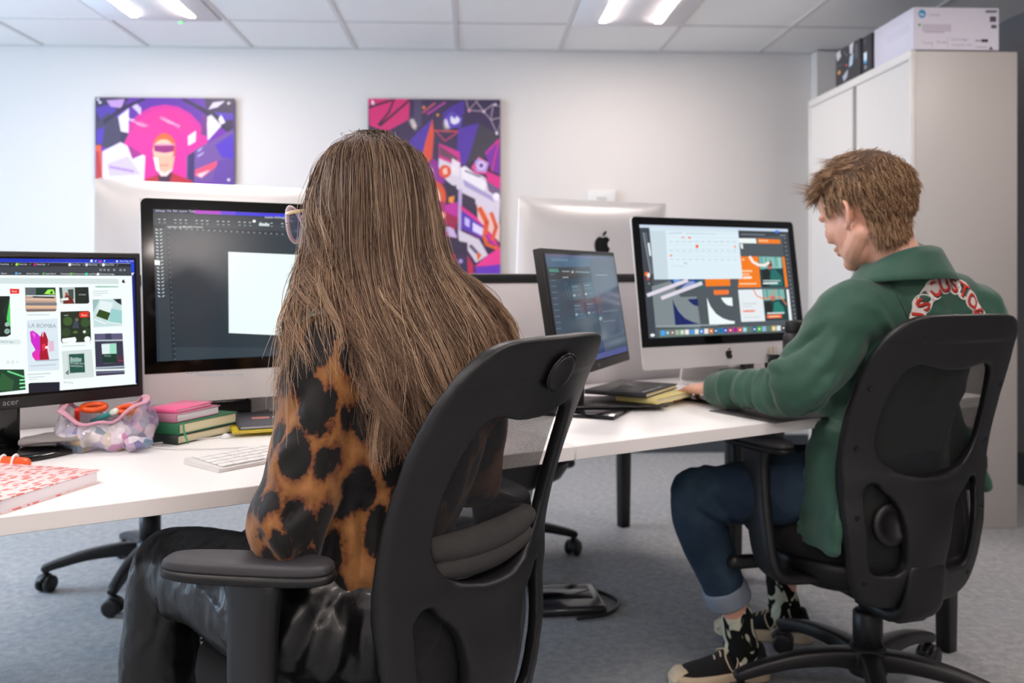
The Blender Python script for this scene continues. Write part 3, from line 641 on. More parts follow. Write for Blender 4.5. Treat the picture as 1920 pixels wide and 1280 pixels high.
mwC = T((.352, 2.67, 0)) @ RZ(R(28.5))
# place so that the tilted panel's top-left corner lands there
def aio_place(tl, rz, tilt=8, h0=.063, W=.325, Hh=.453):
    top = RX(R(-tilt)) @ Vector((-W, 0, Hh)); z0 = tl[2]-h0-top.z
    off = RZ(rz).to_3x3() @ Vector((top.x, top.y, 0))
    return T((tl[0]-off.x, tl[1]-off.y, DZ)) @ RZ(rz)
all_in_one('desktop_computer', aio_place((.350, 2.67, 1.250), R(28.5)), 'silver all-in-one computer showing orange and teal designs, in front of the man', IC, HC, group=None)

HB = Homog([(440, 832), (2107, 872), (2155, 1759), (525, 1868)])
LB = [('r', 300, 800, 2600, 2100, '24323a')]
LB += [('p', [(440,838),(720,840),(720,862),(440,858)], '151a38'), ('p', [(720,838),(1480,862),(2440,898),(2440,925),(1500,886),(720,862)], '3a30d8'), ('p', [(720,838),(900,842),(900,866),(720,862)], 'b030c0'), ('p', [(900,842),(1000,846),(1000,870),(900,866)], '6a38d8'), ('p', [(1300,858),(2440,898),(2440,925),(1300,882)], '1838e0'),
 ('t', 'InDesign  File  Edit  Layout  Type', 455, 852, 20, 'c8d0e8'), ('p', [(440,860),(2440,925),(2440,975),(440,895)], '2d373d'), ('t', 'Adobe InDesign 2022', 1195, 890, 22, 'd5dde0'), ('p', [(445,895),(2440,975),(2440,1010),(450,945)], '303b42'),
 ('c', 1126, 911, 11, 'f0f4f4', 10), ('l', [(1162,934),(1225,936)], 18, 'c8d8d4'), ('p', [(450,945),(2440,1030),(2440,1050),(455,962)], '1c252b'), ('p', [(530,950),(705,953),(705,968),(530,965)], '3a464e'), ('t', '*Untitled-1 @ 48% [GPU Preview]', 540, 962, 17, 'e0e8e8'),
 ('p', [(455,962),(535,965),(640,1960),(555,1965)], '2f3b42'), ('p', [(533,966),(552,966),(652,1958),(636,1960)], '1f2a30'), ('p', [(535,966),(2440,1045),(2440,1065),(535,984)], '26333a'),
 ('p', [(640,1770),(2440,1800),(2440,1910),(650,1960)], '2e3d46'), ('p', [(650,1925),(2440,1880),(2440,1915),(652,1960)], '1d272d'), ('p', [(960,1125),(1900,1155),(1905,1700),(985,1672)], 'e8f6f6')]
LB += [('r', 470+300, 905, 830, 908, '5a666c'), ('r', 530, 907, 600, 912, '202a30'), ('r', 630, 912, 700, 917, '202a30'), ('r', 760, 918, 840, 923, '202a30'), ('r', 890, 920, 970, 925, '202a30')]
for k in range(26):
    x = 480+k*36; IC
    if k % 4 != 2: LB += [('l', [(x, 905+k*.9), (x+12, 905+k*.9)], 7, 'aab6ba'), ('l', [(x+3, 927+k*.9), (x+14, 927+k*.9)], 6, '8a979c')]
for k in range(20):
    y = 975+k*24; x = 470+k*2.2
    LB += [('l', [(x-4, y), (x+8, y+6)], 8, 'b6c2c6'), ('l', [(x+24, y+6), (x+36, y-2)], 8, 'a6b2b6')]
LB += [('p', [(468,1188),(505,1190),(508,1224),(472,1222)], 'e8eeee')]
LB += [('l', [(552+k*38, 968+k*1.6), (562+k*38, 968+k*1.6)], 10, '6f7d84') for k in range(40)]
LB += [('l', [(545+k*3.6, 1000+k*34), (553+k*3.6, 1000+k*34)], 6, '5f6d74') for k in range(27)]
LB += [('t', '4  1   [Basic] (working)   No errors', 720, 1948, 26, '8f9ca2')]
all_in_one('desktop_computer', aio_place((-.817, 1.99, 1.238), R(31.4)), 'silver all-in-one computer showing a blank page in dark layout software, left of the woman', LB, HB)

# --- two seen from behind across the divider, on risers
def riser(mw, label):
    e = empty('monitor_riser'); e.matrix_world = mw; tag(e, label, 'monitor riser')
    b = MB(); b.rbox(-.2, -.12, .075, .2, .16, .0895, .003, 1); b.build('shelf', m_white, e)
    for x in (-.19, .18):
        b = MB(); b.rbox(x, -.11, 0, x+.012, .15, .075, .001, 1); b.build('leg', m_white, e)
for (cx, cy, rz, lab, l2) in ((-.892, 2.70, 211.4, 'silver all-in-one computer seen from behind, beyond the divider at the left', 'white monitor riser under the left rear-facing computer'),
                          (.285, 3.30, 211.0, 'silver all-in-one computer seen from behind with a black apple mark, right of the second poster', 'white monitor riser under the right rear-facing computer')):
    mw = T((cx, cy, DZ)) @ RZ(R(rz))
    riser(mw, l2); all_in_one('desktop_computer', mw @ T((0, 0, .0905)), lab, tilt=4)

def flat_monitor(mw, label, W, Hh, items, H, tilt, neck, base, brand, bh=.0):
    """origin on desk under the panel centre; bottom of panel at height bh"""
    e = empty('flat_monitor'); e.matrix_world = mw; tag(e, label, 'monitor')
    TT = T((0, 0, bh)) @ RX(R(-tilt))
    b = MB(); b.rbox(-W/2, 0, 0, W/2, .022, Hh, .003, 2); b.rbox(-W*.33, .02, Hh*.2, W*.33, .045, Hh*.8, .01, 2); b.build('casing', m_black, e, TT)
    bz = .014; bb = .026
    b = MB(); b.box(-W/2+bz-.004, -.0008, bb-.004, W/2-bz+.004, .001, Hh-bz+.004); b.build('display', M('display_off', '101214', .12), e, TT)
    print_mesh('screen_image', items, W-2*bz, Hh-bz-bb, m_scr if 'acer' in brand else m_scr2, e, TT @ T((-W/2+bz, -.001, Hh-bz)), H)
    vs, fs, wd = text_polys(brand)
    print_mesh('brand_mark', [('t', brand, -wd/2, 0, 1, '8a8a90')], .016, .016, m_ink, e, TT @ T((0, -.0006, .008)), clip=False)
    neck(e); base(e)
    return e
m_scr2 = ink_mat('dim_screen', .55, .12)
HA = Homog([(-1450, 75), (1065, 88), (1130, 1165), (-1300, 1490)])
IA = [('r', -1500, 0, 1300, 1500, 'eef8f8'), ('p', [(-1450, 60), (1075, 84), (1085, 205), (1045, 205), (1040, 120), (-1450, 110)], '1230c0'), ('p', [(1035, 120), (1075, 120), (1082, 205), (1045, 205)], '1040e0'),
 ('p', [(-1450,108),(1040,125),(1052,232),(-1400,240)], '3a4048'), ('p', [(-1450,108),(1040,122),(1043,152),(-1440,155)], '23272d'), ('p', [(1052,232),(1085,205),(1150,1160),(1120,1160)], '0a1c78'), ('p', [(1130,1045),(1165,1035),(1170,1140),(1137,1145)], '1050f0'),
 ('p', [(-1400,262),(940,258),(948,305),(-1390,325)], 'd0dede'), ('c', 987, 281, 15, '15191c'), ('c', 997, 276, 7, 'e8f0f0')]
for x, c in ((62, '9ae030'), (222, 'c01a80'), (524, 'e8eef0'), (668, 'c8d8e0'), (810, 'e0f4f4'), (-100, '40a0f0'), (-300, 'e08030')):
    IA += [('c', x, 136, 13, c), ('t', 'Find Out', x+18, 142, 20, 'dfe6ea'), ('l', [(x+112, 141), (x+122, 130)], 4, '9aa2a8')]
for x, c, t in ((62, '50a0e0', 'Info'), (135, '333940', 'jessica.Typeset'), (300, '60a050', 'Apply Board'), (432, '333940', 'Dashboard'), (540, '60c030', 'Framework.dm'), (670, '20e0a0', 'Label/Two'), (768, 'e8f0f4', 'Christine Design'), (-90, '333940', 'Report')):
    IA += [('c', x, 219, 12, c), ('t', t, x+16, 224, 18, 'dfe6ea')]
IA += [('c', 707, 101, 11, 'e8f4f8'), ('l', [(738,106),(748,96)], 6, 'e8f4f8'), ('l', [(772,104),(790,104)], 12, 'e04070'), ('l', [(815,106),(820,96)], 7, 'e8f4f8'), ('c', 922, 103, 8, 'e8f4f8'), ('t', 'Mon 5 Feb 15:27', 945, 108, 17, 'e8f4f8')]
for x in (788, 820, 854, 902, 955, 988): IA += [('c', x, 181, 9, 'b0b8bc'), ('c', x, 181, 5, '3a4048')]
# pins
IA += [('p', [(12,358),(95,360),(98,402),(18,405)], 'e0241c'), ('t', 'Save', 30, 390, 26, 'f8e8e8'), ('p', [(-200,430),(16,425),(46,770),(10,790),(-200,800)], '14201a'), ('p', [(-10,600),(15,430),(40,700),(20,690)], '4ad060'), ('p', [(-40,560),(18,430),(0,640)], '1a3020'), ('c', 8, 680, 20, '9ab8b0'), ('c', 12, 742, 24, '8ab0a8'), ('t', '7', 6, 752, 30, '20282a'), ('p', [(-60,818),(120,812),(145,835),(130,855),(-60,862)], 'd8e6e8'), ('t', 'Ideas for logos', -40, 842, 20, '6a767a'),
 ('c', 36, 1016, 14, 'b8c8ca'), ('c', 36, 1016, 9, 'eef8f8'), ('c', 78, 1014, 14, 'b8c8ca'), ('c', 78, 1014, 9, 'eef8f8'), ('c', 120, 1010, 10, 'd8e4e6'),
 ('p', [(-300,1090),(180,1075),(205,1250),(-300,1330)], '14402a'), ('p', [(-10,1110),(100,1180),(90,1260),(-60,1270)], '2a5a34'), ('l', [(40,1095),(185,1140)], 14, '6ad88a'), ('l', [(150,1170),(190,1165)], 12, '8af0b0'), ('l', [(150,1200),(195,1195)], 12, '8af0b0'), ('l', [(155,1235),(200,1228)], 12, '8af0b0'),
 ('p', [(145,345),(410,342),(430,540),(420,556),(175,566),(162,555)], 'b0988a'), ('p', [(145,345),(410,342),(415,420),(155,425)], '5a6468'), ('p', [(240,345),(408,343),(412,400),(245,412)], '1c3a2c'), ('p', [(315,400),(345,362),(392,360),(412,405)], '9aee50'), ('p', [(362,398),(378,368),(392,398)], '1c3a2c'), ('l', [(160,420),(410,418)], 9, 'e0ecea'), ('l', [(220,428),(400,432)], 12, '1a1a20'), ('l', [(165,452),(420,452)], 22, 'd8b8a0'), ('l', [(165,495),(425,490)], 22, '76767c'), ('l', [(168,520),(425,518)], 22, 'e0b898'), ('l', [(175,552),(420,545)], 16, '6a5e5c'),
 ('l', [(180,592),(370,585)], 8, 'c0ccd0'), ('p', [(175,640),(440,618),(482,1070),(215,1090)], 'd6e4ec'), ('t', 'LA BOMBA', 192, 702, 50, '8a949c'),
 ('p', [(210,740),(235,730),(275,755),(305,785),(312,750),(335,735),(362,790),(372,880),(370,920),(392,985),(280,998),(245,960),(240,930),(268,900),(225,830)], 'cc2ac8'), ('p', [(300,790),(322,745),(345,745),(372,810),(372,900),(392,985),(300,990),(310,900)], 'a8142c'), ('p', [(318,760),(330,738),(325,790)], 'f4d8f0'), ('p', [(245,960),(268,905),(300,900),(310,985),(275,997)], 'e030b0'), ('p', [(225,745),(260,760),(255,800)], 'e868e0'), ('p', [(320,850),(350,840),(360,890),(330,910)], 'e03048'), ('c', 362, 875, 12, 'f8f0f4'), ('p', [(375,820),(420,815),(428,905),(385,912)], 'e0b8cc'), ('l', [(280,995),(470,980)], 10, 'a8b0c0'), ('l', [(235,1045),(450,1022)], 7, 'b0bcc8'), ('l', [(215,1120),(410,1100)], 9, 'c0ccd0'), ('l', [(225,1145),(360,1130)], 7, 'c0ccd0'), ('l', [(225,1162),(300,1155)], 7, 'c8d4d8'),
 ('p', [(225,1200),(240,1190),(490,1172),(495,1260),(232,1280)], '141a2a'),
 ('p', [(440,342),(690,335),(705,470),(692,482),(480,488),(455,475)], '16241f'), ('p', [(440,342),(575,340),(585,485),(480,488),(455,475)], 'b8c8c4'), ('p', [(440,342),(465,342),(478,440),(455,440)], '284840'), ('p', [(515,358),(565,355),(570,445),(535,455)], '3a4a48'), ('p', [(480,460),(505,395),(560,440),(580,485),(485,488)], '6a2418'), ('c', 507, 398, 13, 'c04a3a'), ('p', [(465,440),(520,430),(530,452),(470,460)], 'e8ece8'), ('c', 637, 402, 42, '2a3c36'), ('c', 637, 402, 38, '16241f'), ('t', 'artisan', 612, 408, 22, 'c8d0cc'),
 ('p', [(463,558),(700,545),(715,560),(735,800),(725,815),(495,835),(482,820)], '1e2c1e'), ('c', 530, 640, 40, '3a5a2a'), ('c', 680, 650, 40, '33502a'), ('c', 520, 740, 40, '2c4424'), ('c', 690, 730, 30, '2a4020'), ('p', [(570,700),(585,640),(615,640),(630,700)], '3a4454'), ('c', 605, 625, 16, '6a6258'), ('p', [(575,740),(600,720),(625,740),(600,745)], '5a7a2a'), ('p', [(492,795),(600,778),(612,800),(605,828),(500,832),(488,815)], 'f0f4f4'), ('c', 703, 795, 26, 'f0f4f4'), ('c', 675, 730, 12, 'dfe6e6'), ('p', [(625,560),(700,548),(708,600),(640,608),(625,595)], 'e0301c'), ('t', 'Save', 642, 592, 26, 'f8e8e8'), ('l', [(495,592),(530,586)], 5, 'b8c4c0'), ('l', [(495,862),(690,848)], 8, 'c8d4d8'),
 ('p', [(492,905),(745,880),(775,1120),(520,1148)], 'd0dcda'), ('p', [(545,930),(600,922),(615,1090),(560,1105)], 'b4c2c0'), ('p', [(555,930),(682,918),(698,1082),(572,1092)], '1f5248'), ('t', 'Building', 568, 975, 30, 'e0eee8'), ('p', [(565,975),(660,968),(660,992),(568,998)], '8ab0a4'), ('t', 'through every', 570, 1012, 22, 'c8dcd4'), ('t', 'interaction', 572, 1036, 24, 'c8dcd4'), ('p', [(530,1095),(560,1060),(560,1110)], '6a7674'), ('t', 'Branding', 522, 1180, 22, '8a969a'),
 ('p', [(735,330),(760,325),(940,325),(942,334),(765,338)], '8abaa8'), ('l', [(730,372),(855,368)], 6, 'b8c4c8'), ('l', [(732,392),(855,388)], 6, 'b8c4c8'), ('l', [(732,412),(805,408)], 6, 'c4d0d4'),
 ('p', [(730,445),(970,435),(988,670),(750,690)], 'c4dcdc'), ('p', [(730,445),(790,442),(740,560)], '9ab8b8'), ('p', [(900,438),(970,435),(975,490),(940,470)], '1c2c30'), ('p', [(795,455),(905,470),(880,620),(765,590)], 'e0eeee'), ('p', [(790,530),(885,560),(865,625),(765,590)], '2e4a18'), ('p', [(890,520),(980,540),(985,660),(870,640)], '98ccca'), ('l', [(755,620),(850,655)], 10, 'e8f4f4'), ('l', [(860,640),(980,655)], 7, 'eef8f8'),
 ('p', [(760,745),(992,735),(1025,1085),(790,1110)], '34344a'), ('p', [(768,745),(990,737),(995,790),(775,800)], '5c5a78'), ('p', [(850,740),(900,738),(905,790),(855,790)], '3c3c58'), ('l', [(770,805),(995,795)], 12, 'b8c8cc'), ('p', [(825,830),(945,820),(960,990),(845,1000)], '8aa0a0'), ('p', [(822,835),(890,830),(895,915),(832,918)], 'dcecec'), ('p', [(890,830),(945,826),(950,912),(896,914)], '9adcc4'), ('p', [(832,920),(952,912),(960,990),(842,998)], '12352c'), ('t', 'Studio', 850, 940, 22, '8ac0ac'), ('l', [(845,1000),(835,1040)], 8, '30303c'), ('l', [(955,990),(975,1030)], 8, '30303c'), ('l', [(790,1040),(1020,1020)], 14, 'a8b8c4'), ('l', [(790,1060),(1020,1045)], 18, 'e0ecf0'), ('l', [(795,1085),(1020,1065)], 10, '6a7088'), ('p', [(960,930),(1005,925),(1010,985),(965,990)], '4a3040'), ('l', [(970,972),(1008,970)], 6, 'a03a58')]
IA += [('p', [(-700,345),(-80,345),(-60,760),(-680,800)], '5a8a70'), ('p', [(-1300,345),(-760,345),(-740,900),(-1280,960)], 'c0a890'), ('p', [(-680,860),(-120,840),(-100,1100),(-660,1150)], '7a90b0')]
def acer_neck(e):
    b = MB(); b.rbox(-.03, .035, .012, .03, .06, .22, .008, 2); b.build('neck', m_blackg, e)
def acer_base(e):
    b = MB(); b.T = T((0, .035, 0)) @ Matrix.Diagonal((1.3, .95, 1, 1)); b.lathe([(.105, .0), (.112, .004), (.110, .009), (.095, .013), (.04, .016)], 40); b.build('base', m_blackg, e)
flat_monitor(T((-.94, 1.70, DZ)) @ RZ(R(46)), 'black flat monitor showing a page of pinned pictures, at the left edge', .505, .297, IA, HA, 3, acer_neck, acer_base, 'acer', .091)

HD = Homog([(213, 355), (555, 388), (668, 915), (352, 990)])
ID = [('r', 150, 300, 700, 1000, '2c4254'), ('p', [(213,355),(555,388),(562,440),(232,430)], '4c7292'), ('p', [(213,355),(555,388),(557,398),(216,368)], '6a6a9a'), ('p', [(232,430),(562,440),(570,480),(245,500)], '22343e'), ('p', [(245,380),(330,388),(332,402),(248,396)], '6a92b0'),
 ('p', [(238,437),(285,440),(292,460),(245,457)], '4fa090'), ('p', [(246,500),(565,500),(640,800),(318,830)], '2a4960'), ('p', [(330,830),(650,800),(668,915),(352,990)], '2c4a80'), ('p', [(430,390),(555,388),(668,915),(560,930)], '59677c'), ('p', [(345,960),(666,885),(668,915),(352,990)], '6a72b4')]
for k in range(14): ID += [('l', [(250+k*6.2, 470+k*33), (272+k*6.4, 470+k*33)], 5, '5d87a0')]
for (x, y, c) in ((355,530,'3a6a80'),(412,525,'3a6a80'),(375,635,'335f7e'),(435,630,'335f7e')):
    ID += [('p', [(x,y),(x+48,y-2),(x+68,y+84),(x+20,y+88)], c), ('l', [(x+8,y+14),(x+36,y+14)], 4, '8ab8c8'), ('l', [(x+12,y+32),(x+46,y+30)], 3, '6a98ac'), ('c', x+22, y+62, 6, 'c0dce0'), ('l', [(x+36,y+62),(x+52,y+60)], 4, '6a98ac')]
ID += [('l', [(305,456),(340,458)], 6, 'a8c4cc'), ('c', 357, 462, 6, 'c8e0e4'), ('l', [(372,462),(440,468)], 6, '8fb0bc'), ('l', [(312,490),(338,490)], 6, 'b8d0d4'), ('l', [(320,515),(345,600)], 3, '4a7484'), ('l', [(330,515),(360,600)], 3, '4a7484'), ('l', [(475,485),(530,488)], 5, '9fb4c0'), ('l', [(525,690),(600,685)], 4, '8a9cb0'), ('l', [(530,745),(590,742)], 4, '8a9cb0'), ('c', 517, 727, 7, 'b8ccd8', 10)]
def hp_neck(e):
    b = MB(); b.sweep([(0, .06, .01, .03, .012), (0, .055, .12, .028, .012), (0, .035, .22, .028, .012)], (1, 0, 0), n=14, sq=5); b.build('neck', m_black, e)
def hp_base(e):
    b = MB(); b.T = T((0, .02, 0)); b.rbox(-.12, -.095, 0, .12, .09, .010, .005, 2); b.build('base', m_blackg, e)
flat_monitor(T((.218, 2.26, DZ)) @ RZ(R(66.5)), 'black flat monitor turned sideways with a dim blue screen, right of the woman', .55, .302, ID, HD, 9, hp_neck, hp_base, 'hp', .104)
# ------------------------------------------------------------------ office chairs. Local: x forward (where the sitter looks), y left, origin on the floor under the gas lift
m_frame = M('chair_frame_plastic', '121214', .42, bump=.25, bscale=1400, bdist=.0006)
m_pad = M('arm_pad', '3a393d', .5, bump=.2, bscale=1600, bdist=.0005)
m_seat = M('seat_fabric', '0e0e10', .95, bump=.4, bscale=900)
m_lum = M('lumbar_fabric', '353433', .95, bump=.5, bscale=900, var=.25, vscale=60)
m_nyl = M('base_nylon', '0f0f11', .45)
m_mesh, nt, p = nodes_mat('chair_mesh', .7)
p.inputs['Base Color'].default_value = srgb('1a1a1c')+(1,)
uv = N(nt, 'UVMap'); sp = N(nt, 'SeparateXYZ'); nt.links.new(uv.outputs[0], sp.inputs[0])
# woven net: hexagonal-ish rows of small holes
def wave(out, sc, off=0):
    a = N(nt, 'Math', operation='MULTIPLY'); a.inputs[1].default_value = sc; nt.links.new(out, a.inputs[0])
    s = N(nt, 'Math', operation='SINE'); nt.links.new(a.outputs[0], s.inputs[0]); return s
w1 = wave(sp.outputs[0], 2*pi/.0036); w2 = wave(sp.outputs[1], 2*pi/.0036)
ml = N(nt, 'Math', operation='MULTIPLY'); nt.links.new(w1.outputs[0], ml.inputs[0]); nt.links.new(w2.outputs[0], ml.inputs[1])
ab = N(nt, 'Math', operation='ABSOLUTE'); nt.links.new(ml.outputs[0], ab.inputs[0])
gt = N(nt, 'Math', operation='GREATER_THAN'); gt.inputs[1].default_value = .66; nt.links.new(ab.outputs[0], gt.inputs[0])
iv = N(nt, 'Math', operation='SUBTRACT'); iv.inputs[0].default_value = 1; nt.links.new(gt.outputs[0], iv.inputs[1])
nt.links.new(iv.outputs[0], p.inputs['Alpha'])

PROF = cr([(.22, -.10), (.30, -.155), (.38, -.185), (.48, -.205), (.60, -.200), (.70, -.215), (.80, -.246), (.90, -.286), (1.0, -.328)], 8)
def backx(s, z): return float(np.interp(z, PROF[:, 0], PROF[:, 1])) + .055*(s/.22)**2*float(np.interp(z, [.3, .45, .9, 1.0], [.6, 1, 1, .8]))
OUT = [(.0, .300), (.11, .302), (.150, .325), (.172, .37), (.186, .43), (.198, .52), (.206, .62), (.208, .70), (.206, .78), (.198, .86), (.180, .925), (.158, .962), (.130, .982), (.085, .988), (0, .990)]
UP = [(0, .615), (.06, .620), (.105, .638), (.134, .675), (.142, .72), (.136, .79), (.124, .84), (.112, .864), (.095, .874), (.07, .872), (.035, .864), (0, .862)]
LO = [(.062, .392), (.10, .384), (.128, .390), (.140, .42), (.148, .48), (.154, .55), (.152, .59), (.138, .600), (.115, .580), (.085, .552), (.068, .51), (.060, .45)]
def make_back():
    cu = bpy.data.curves.new('c', 'CURVE'); cu.dimensions = '2D'; cu.fill_mode = 'BOTH'; cu.extrude = .011; cu.resolution_u = 6
    def spl(pts):
        s = cu.splines.new('BEZIER'); s.bezier_points.add(len(pts)-1); s.use_cyclic_u = True
        for bp_, q in zip(s.bezier_points, pts): bp_.co = (q[0], q[1], 0); bp_.handle_left_type = bp_.handle_right_type = 'AUTO'
    mir = lambda P: [(-x, z) for x, z in reversed(P)]
    spl(OUT[:-1]+[(0, .990)]+mir(OUT[1:-1])); spl(UP+mir(UP[1:-1])); spl(LO); spl(mir(LO))
    o = bpy.data.objects.new('c', cu); COL.objects.link(o)
    dg = bpy.context.evaluated_depsgraph_get(); dg.update()
    me = bpy.data.meshes.new_from_object(o.evaluated_get(dg), depsgraph=dg); bpy.data.objects.remove(o)
    bm = bmesh.new(); bm.from_mesh(me); bmesh.ops.remove_doubles(bm, verts=bm.verts[:], dist=1e-5); bmesh.ops.recalc_face_normals(bm, faces=bm.faces[:]); bm.to_mesh(me); bm.free()
    me = remesh(me, .0042, 7, .6)
    v = getv(me); out = np.empty_like(v)
    # thicker towards the centre-line spine, rounded outer rim
    for i, (s, z, t) in enumerate(v):
        k = 1 + .9*math.exp(-(s/.07)**2)*(1 if z < .62 else 0) + .5*math.exp(-((z-.60)/.03)**2) + .5*(1 if z > .93 else 0)*math.exp(-(s/.15)**2)
        out[i] = (backx(s, z) - t*k, s, z)
    setv(me, out)
    bm = bmesh.new(); bm.from_mesh(me); bmesh.ops.recalc_face_normals(bm, faces=bm.faces[:]); bm.to_mesh(me); bm.free(); me.shade_smooth()
    return me
def net(fn, outline_w, z0, z1, off):
    nx, nz = 24, 34; v = []; f = []; uvs = []
    for j in range(nz+1):
        z = z0+(z1-z0)*j/nz; wdt = float(np.interp(z, *zip(*outline_w)))
        for i in range(nx+1):
            s = -wdt+2*wdt*i/nx; v.append((fn(s, z)+off, s, z)); uvs.append((s, z))
    for j in range(nz):
        for i in range(nx): a = j*(nx+1)+i; f.append((a, a+1, a+nx+2, a+nx+1))
    me = bpy.data.meshes.new('net'); me.from_pydata(v, [], f); ul = me.uv_layers.new(name='UVMap')
    for l in me.loops: ul.data[l.index].uv = uvs[l.vertex_index]
    me.shade_smooth(); return me
BACK_ME = make_back()
NET_ME = net(backx, [(.36, .15), (.5, .17), (.7, .17), (.85, .16), (.91, .14)], .36, .91, .020)
def slab_outline(rx, ry, e=2.6, n=40):
    out = []
    for k in range(n):
        a = 2*pi*k/n; c, s_ = cos(a), sin(a)
        out.append((rx*math.copysign(abs(c)**(2/e), c), ry*math.copysign(abs(s_)**(2/e), s_)))
    return out
def cushion(b, cx, cy, rx, ry, lay, e=2.6, n=40, dome=0):
    O = slab_outline(rx, ry, e, n); v = []; f = []
    for sc, z in lay: v += [(cx+x*sc, cy+y*sc, z) for x, y in O]
    L = len(lay)
    for k in range(L-1):
        for i in range(n): j = (i+1) % n; f.append((k*n+i, k*n+j, (k+1)*n+j, (k+1)*n+i))
    v += [(cx, cy, lay[0][1]), (cx, cy, lay[-1][1]+dome)]; t = len(v)-2
    for i in range(n): j = (i+1) % n; f.append((t, j, i)); f.append((t+1, (L-1)*n+i, (L-1)*n+j))
    b.add(v, f)

def make_chair(mw, label, arm_x=.05, cap=True, base_rot=0, simple=False, seat_x=.10, recline=0, toe=0):
    e = empty('office_chair'); e.matrix_world = mw; tag(e, label, 'chair', 'black mesh office chairs')
    b = MB(); cushion(b, seat_x, 0, .235, .235, [(.80, .385), (.95, .388), (.99, .40), (1, .42), (.985, .445), (.94, .456), (.80, .462)], dome=-.004); b.build('seat', m_seat, e)
    b = MB(); cushion(b, seat_x-.01, 0, .225, .225, [(.40, .292), (.66, .298), (.88, .325), (.99, .365), (.97, .386)]); b.build('seat_shell', m_nyl, e)
    b = MB(); b.rbox(-.10, -.075, .275, .16, .075, .34, .015, 3); b.rbox(-.16, -.045, .255, .0, .045, .32, .012, 3)
    b.sweep([(-.02, 0, .275, .055, .02), (-.13, 0, .27, .055, .018), (-.185, 0, .31, .055, .014), (-.20, 0, .40, .05, .012)], (0, 1, 0), n=16, sq=4); b.build('tilt_mechanism', m_nyl, e)
    b = MB(); b.sweep([(.12, .07, .33, .008), (.13, .22, .335, .008)], (1, 0, 0), n=10, sub=1); b.sweep([(.13, .22, .335, .017), (.134, .30, .338, .019)], (1, 0, 0), n=18, sub=1); b.build('lever', m_black, e)
    b = MB(); b.lathe([(.036, .12), (.036, .225), (.030, .232), (.022, .235), (.022, .29)], 24); b.build('gas_lift', m_nyl, e)
    b = MB(); b.lathe([(.0, .075), (.045, .075), (.052, .09), (.050, .13), (.040, .145), (.02, .147)], 28); b.build('base_hub', m_nyl, e)
    for k in range(5):
        a = R(base_rot+72*k); L = RZ(a)
        b = MB(); b.T = L
        b.sweep([(.035, 0, .112, .026, .026), (.10, 0, .118, .024, .022), (.20, 0, .110, .021, .018), (.29, 0, .090, .018, .015), (.33, 0, .078, .016, .013)], (0, 1, 0), n=16, sq=4, sub=4); lg = b.build('leg', m_nyl, e)
        b = MB(); b.T = L @ T((.325, 0, 0)) @ RZ(R(50+33*k))
        for sy in (-.017, .017):
            q = MB(); q.T = T((0, sy, .0285)) @ RX(R(90)); q.lathe([(.012, -.009), (.024, -.009), (.0285, -.005), (.0285, .005), (.024, .009), (.012, .009)], 24); b.add(q.v, q.f)
        b.sweep([(-.022, 0, .030, .012, .006), (-.012, 0, .052, .014, .007), (.010, 0, .057, .014, .007), (.028, 0, .044, .013, .006)], (0, 1, 0), n=12)
        b.lathe([(.008, .045), (.008, .078)], 10); b.build('caster', m_nyl, lg)
    TB = T((-.2, 0, .45)) @ RY(R(-recline)) @ T((.2, 0, -.45))
    o = link('back_frame', BACK_ME, m_frame if not BACK_ME.materials else None, e); o.matrix_local = TB
    o = link('back_mesh', NET_ME, m_mesh if not NET_ME.materials else None, e); o.matrix_local = TB
    if not simple:
      if cap:
        b = MB()
        for (z, r, dx, hw) in ((.672, .024, .012, .118), (.645, .024, .010, .108)):
            P = [(backx(s, z)+dx, s, z+.35*s*s, .020, r*(1-.5*(s/.16)**2)) for s in np.linspace(-hw, hw, 9)]
            b.sweep(P, (1, 0, 0), n=18, sub=2)
        o = b.build('lumbar_pad', m_lum, e); o.matrix_local = TB
      if 1:
        if cap:
            b = MB(); b.T = T((backx(0, .935)-.0190, 0, .935)) @ RY(R(-116)); b.lathe([(.0, .0), (.028, .0), (.0295, .003), (.0285, .006), (.02, .0072), (.001, .0075)], 36); o = b.build('round_cap', m_frame, e); o.matrix_local = TB
            b = MB()
            b.T = T((backx(0, .935)-.0200, 0, .935)) @ RY(R(-116)); b.lathe([(.0305, -.002), (.0325, .0), (.0325, .002), (.0305, .0035)], 36, cap=False); o = b.build('cap_ring', m_blackg, e); o.matrix_local = TB
        else:
            for (s, z) in ((.10, .945), (-.10, .945), (.18, .82), (-.18, .82), (.18, .68), (-.18, .68), (.172, .52), (-.172, .52), (.145, .365), (-.145, .365), (.07, .335), (-.07, .335)):
                b = MB(); b.T = T((backx(s, z)-.0125, s, z)) @ RY(R(-102)); b.lathe([(.0062, -.001), (.0062, .0008), (.004, .001), (.0038, -.0005)], 14); o = b.build('screw', m_blackg, e); o.matrix_local = TB
            b = MB(); b.T = T((backx(.08, .49)+.02, .085, .50)) @ RY(R(-85)); b.lathe([(.0, 0), (.046, 0), (.05, .006), (.048, .014), (.035, .018), (.03, .012), (.0, .012)], 28); o = b.build('lumbar_knob', m_nyl, e); o.matrix_local = TB
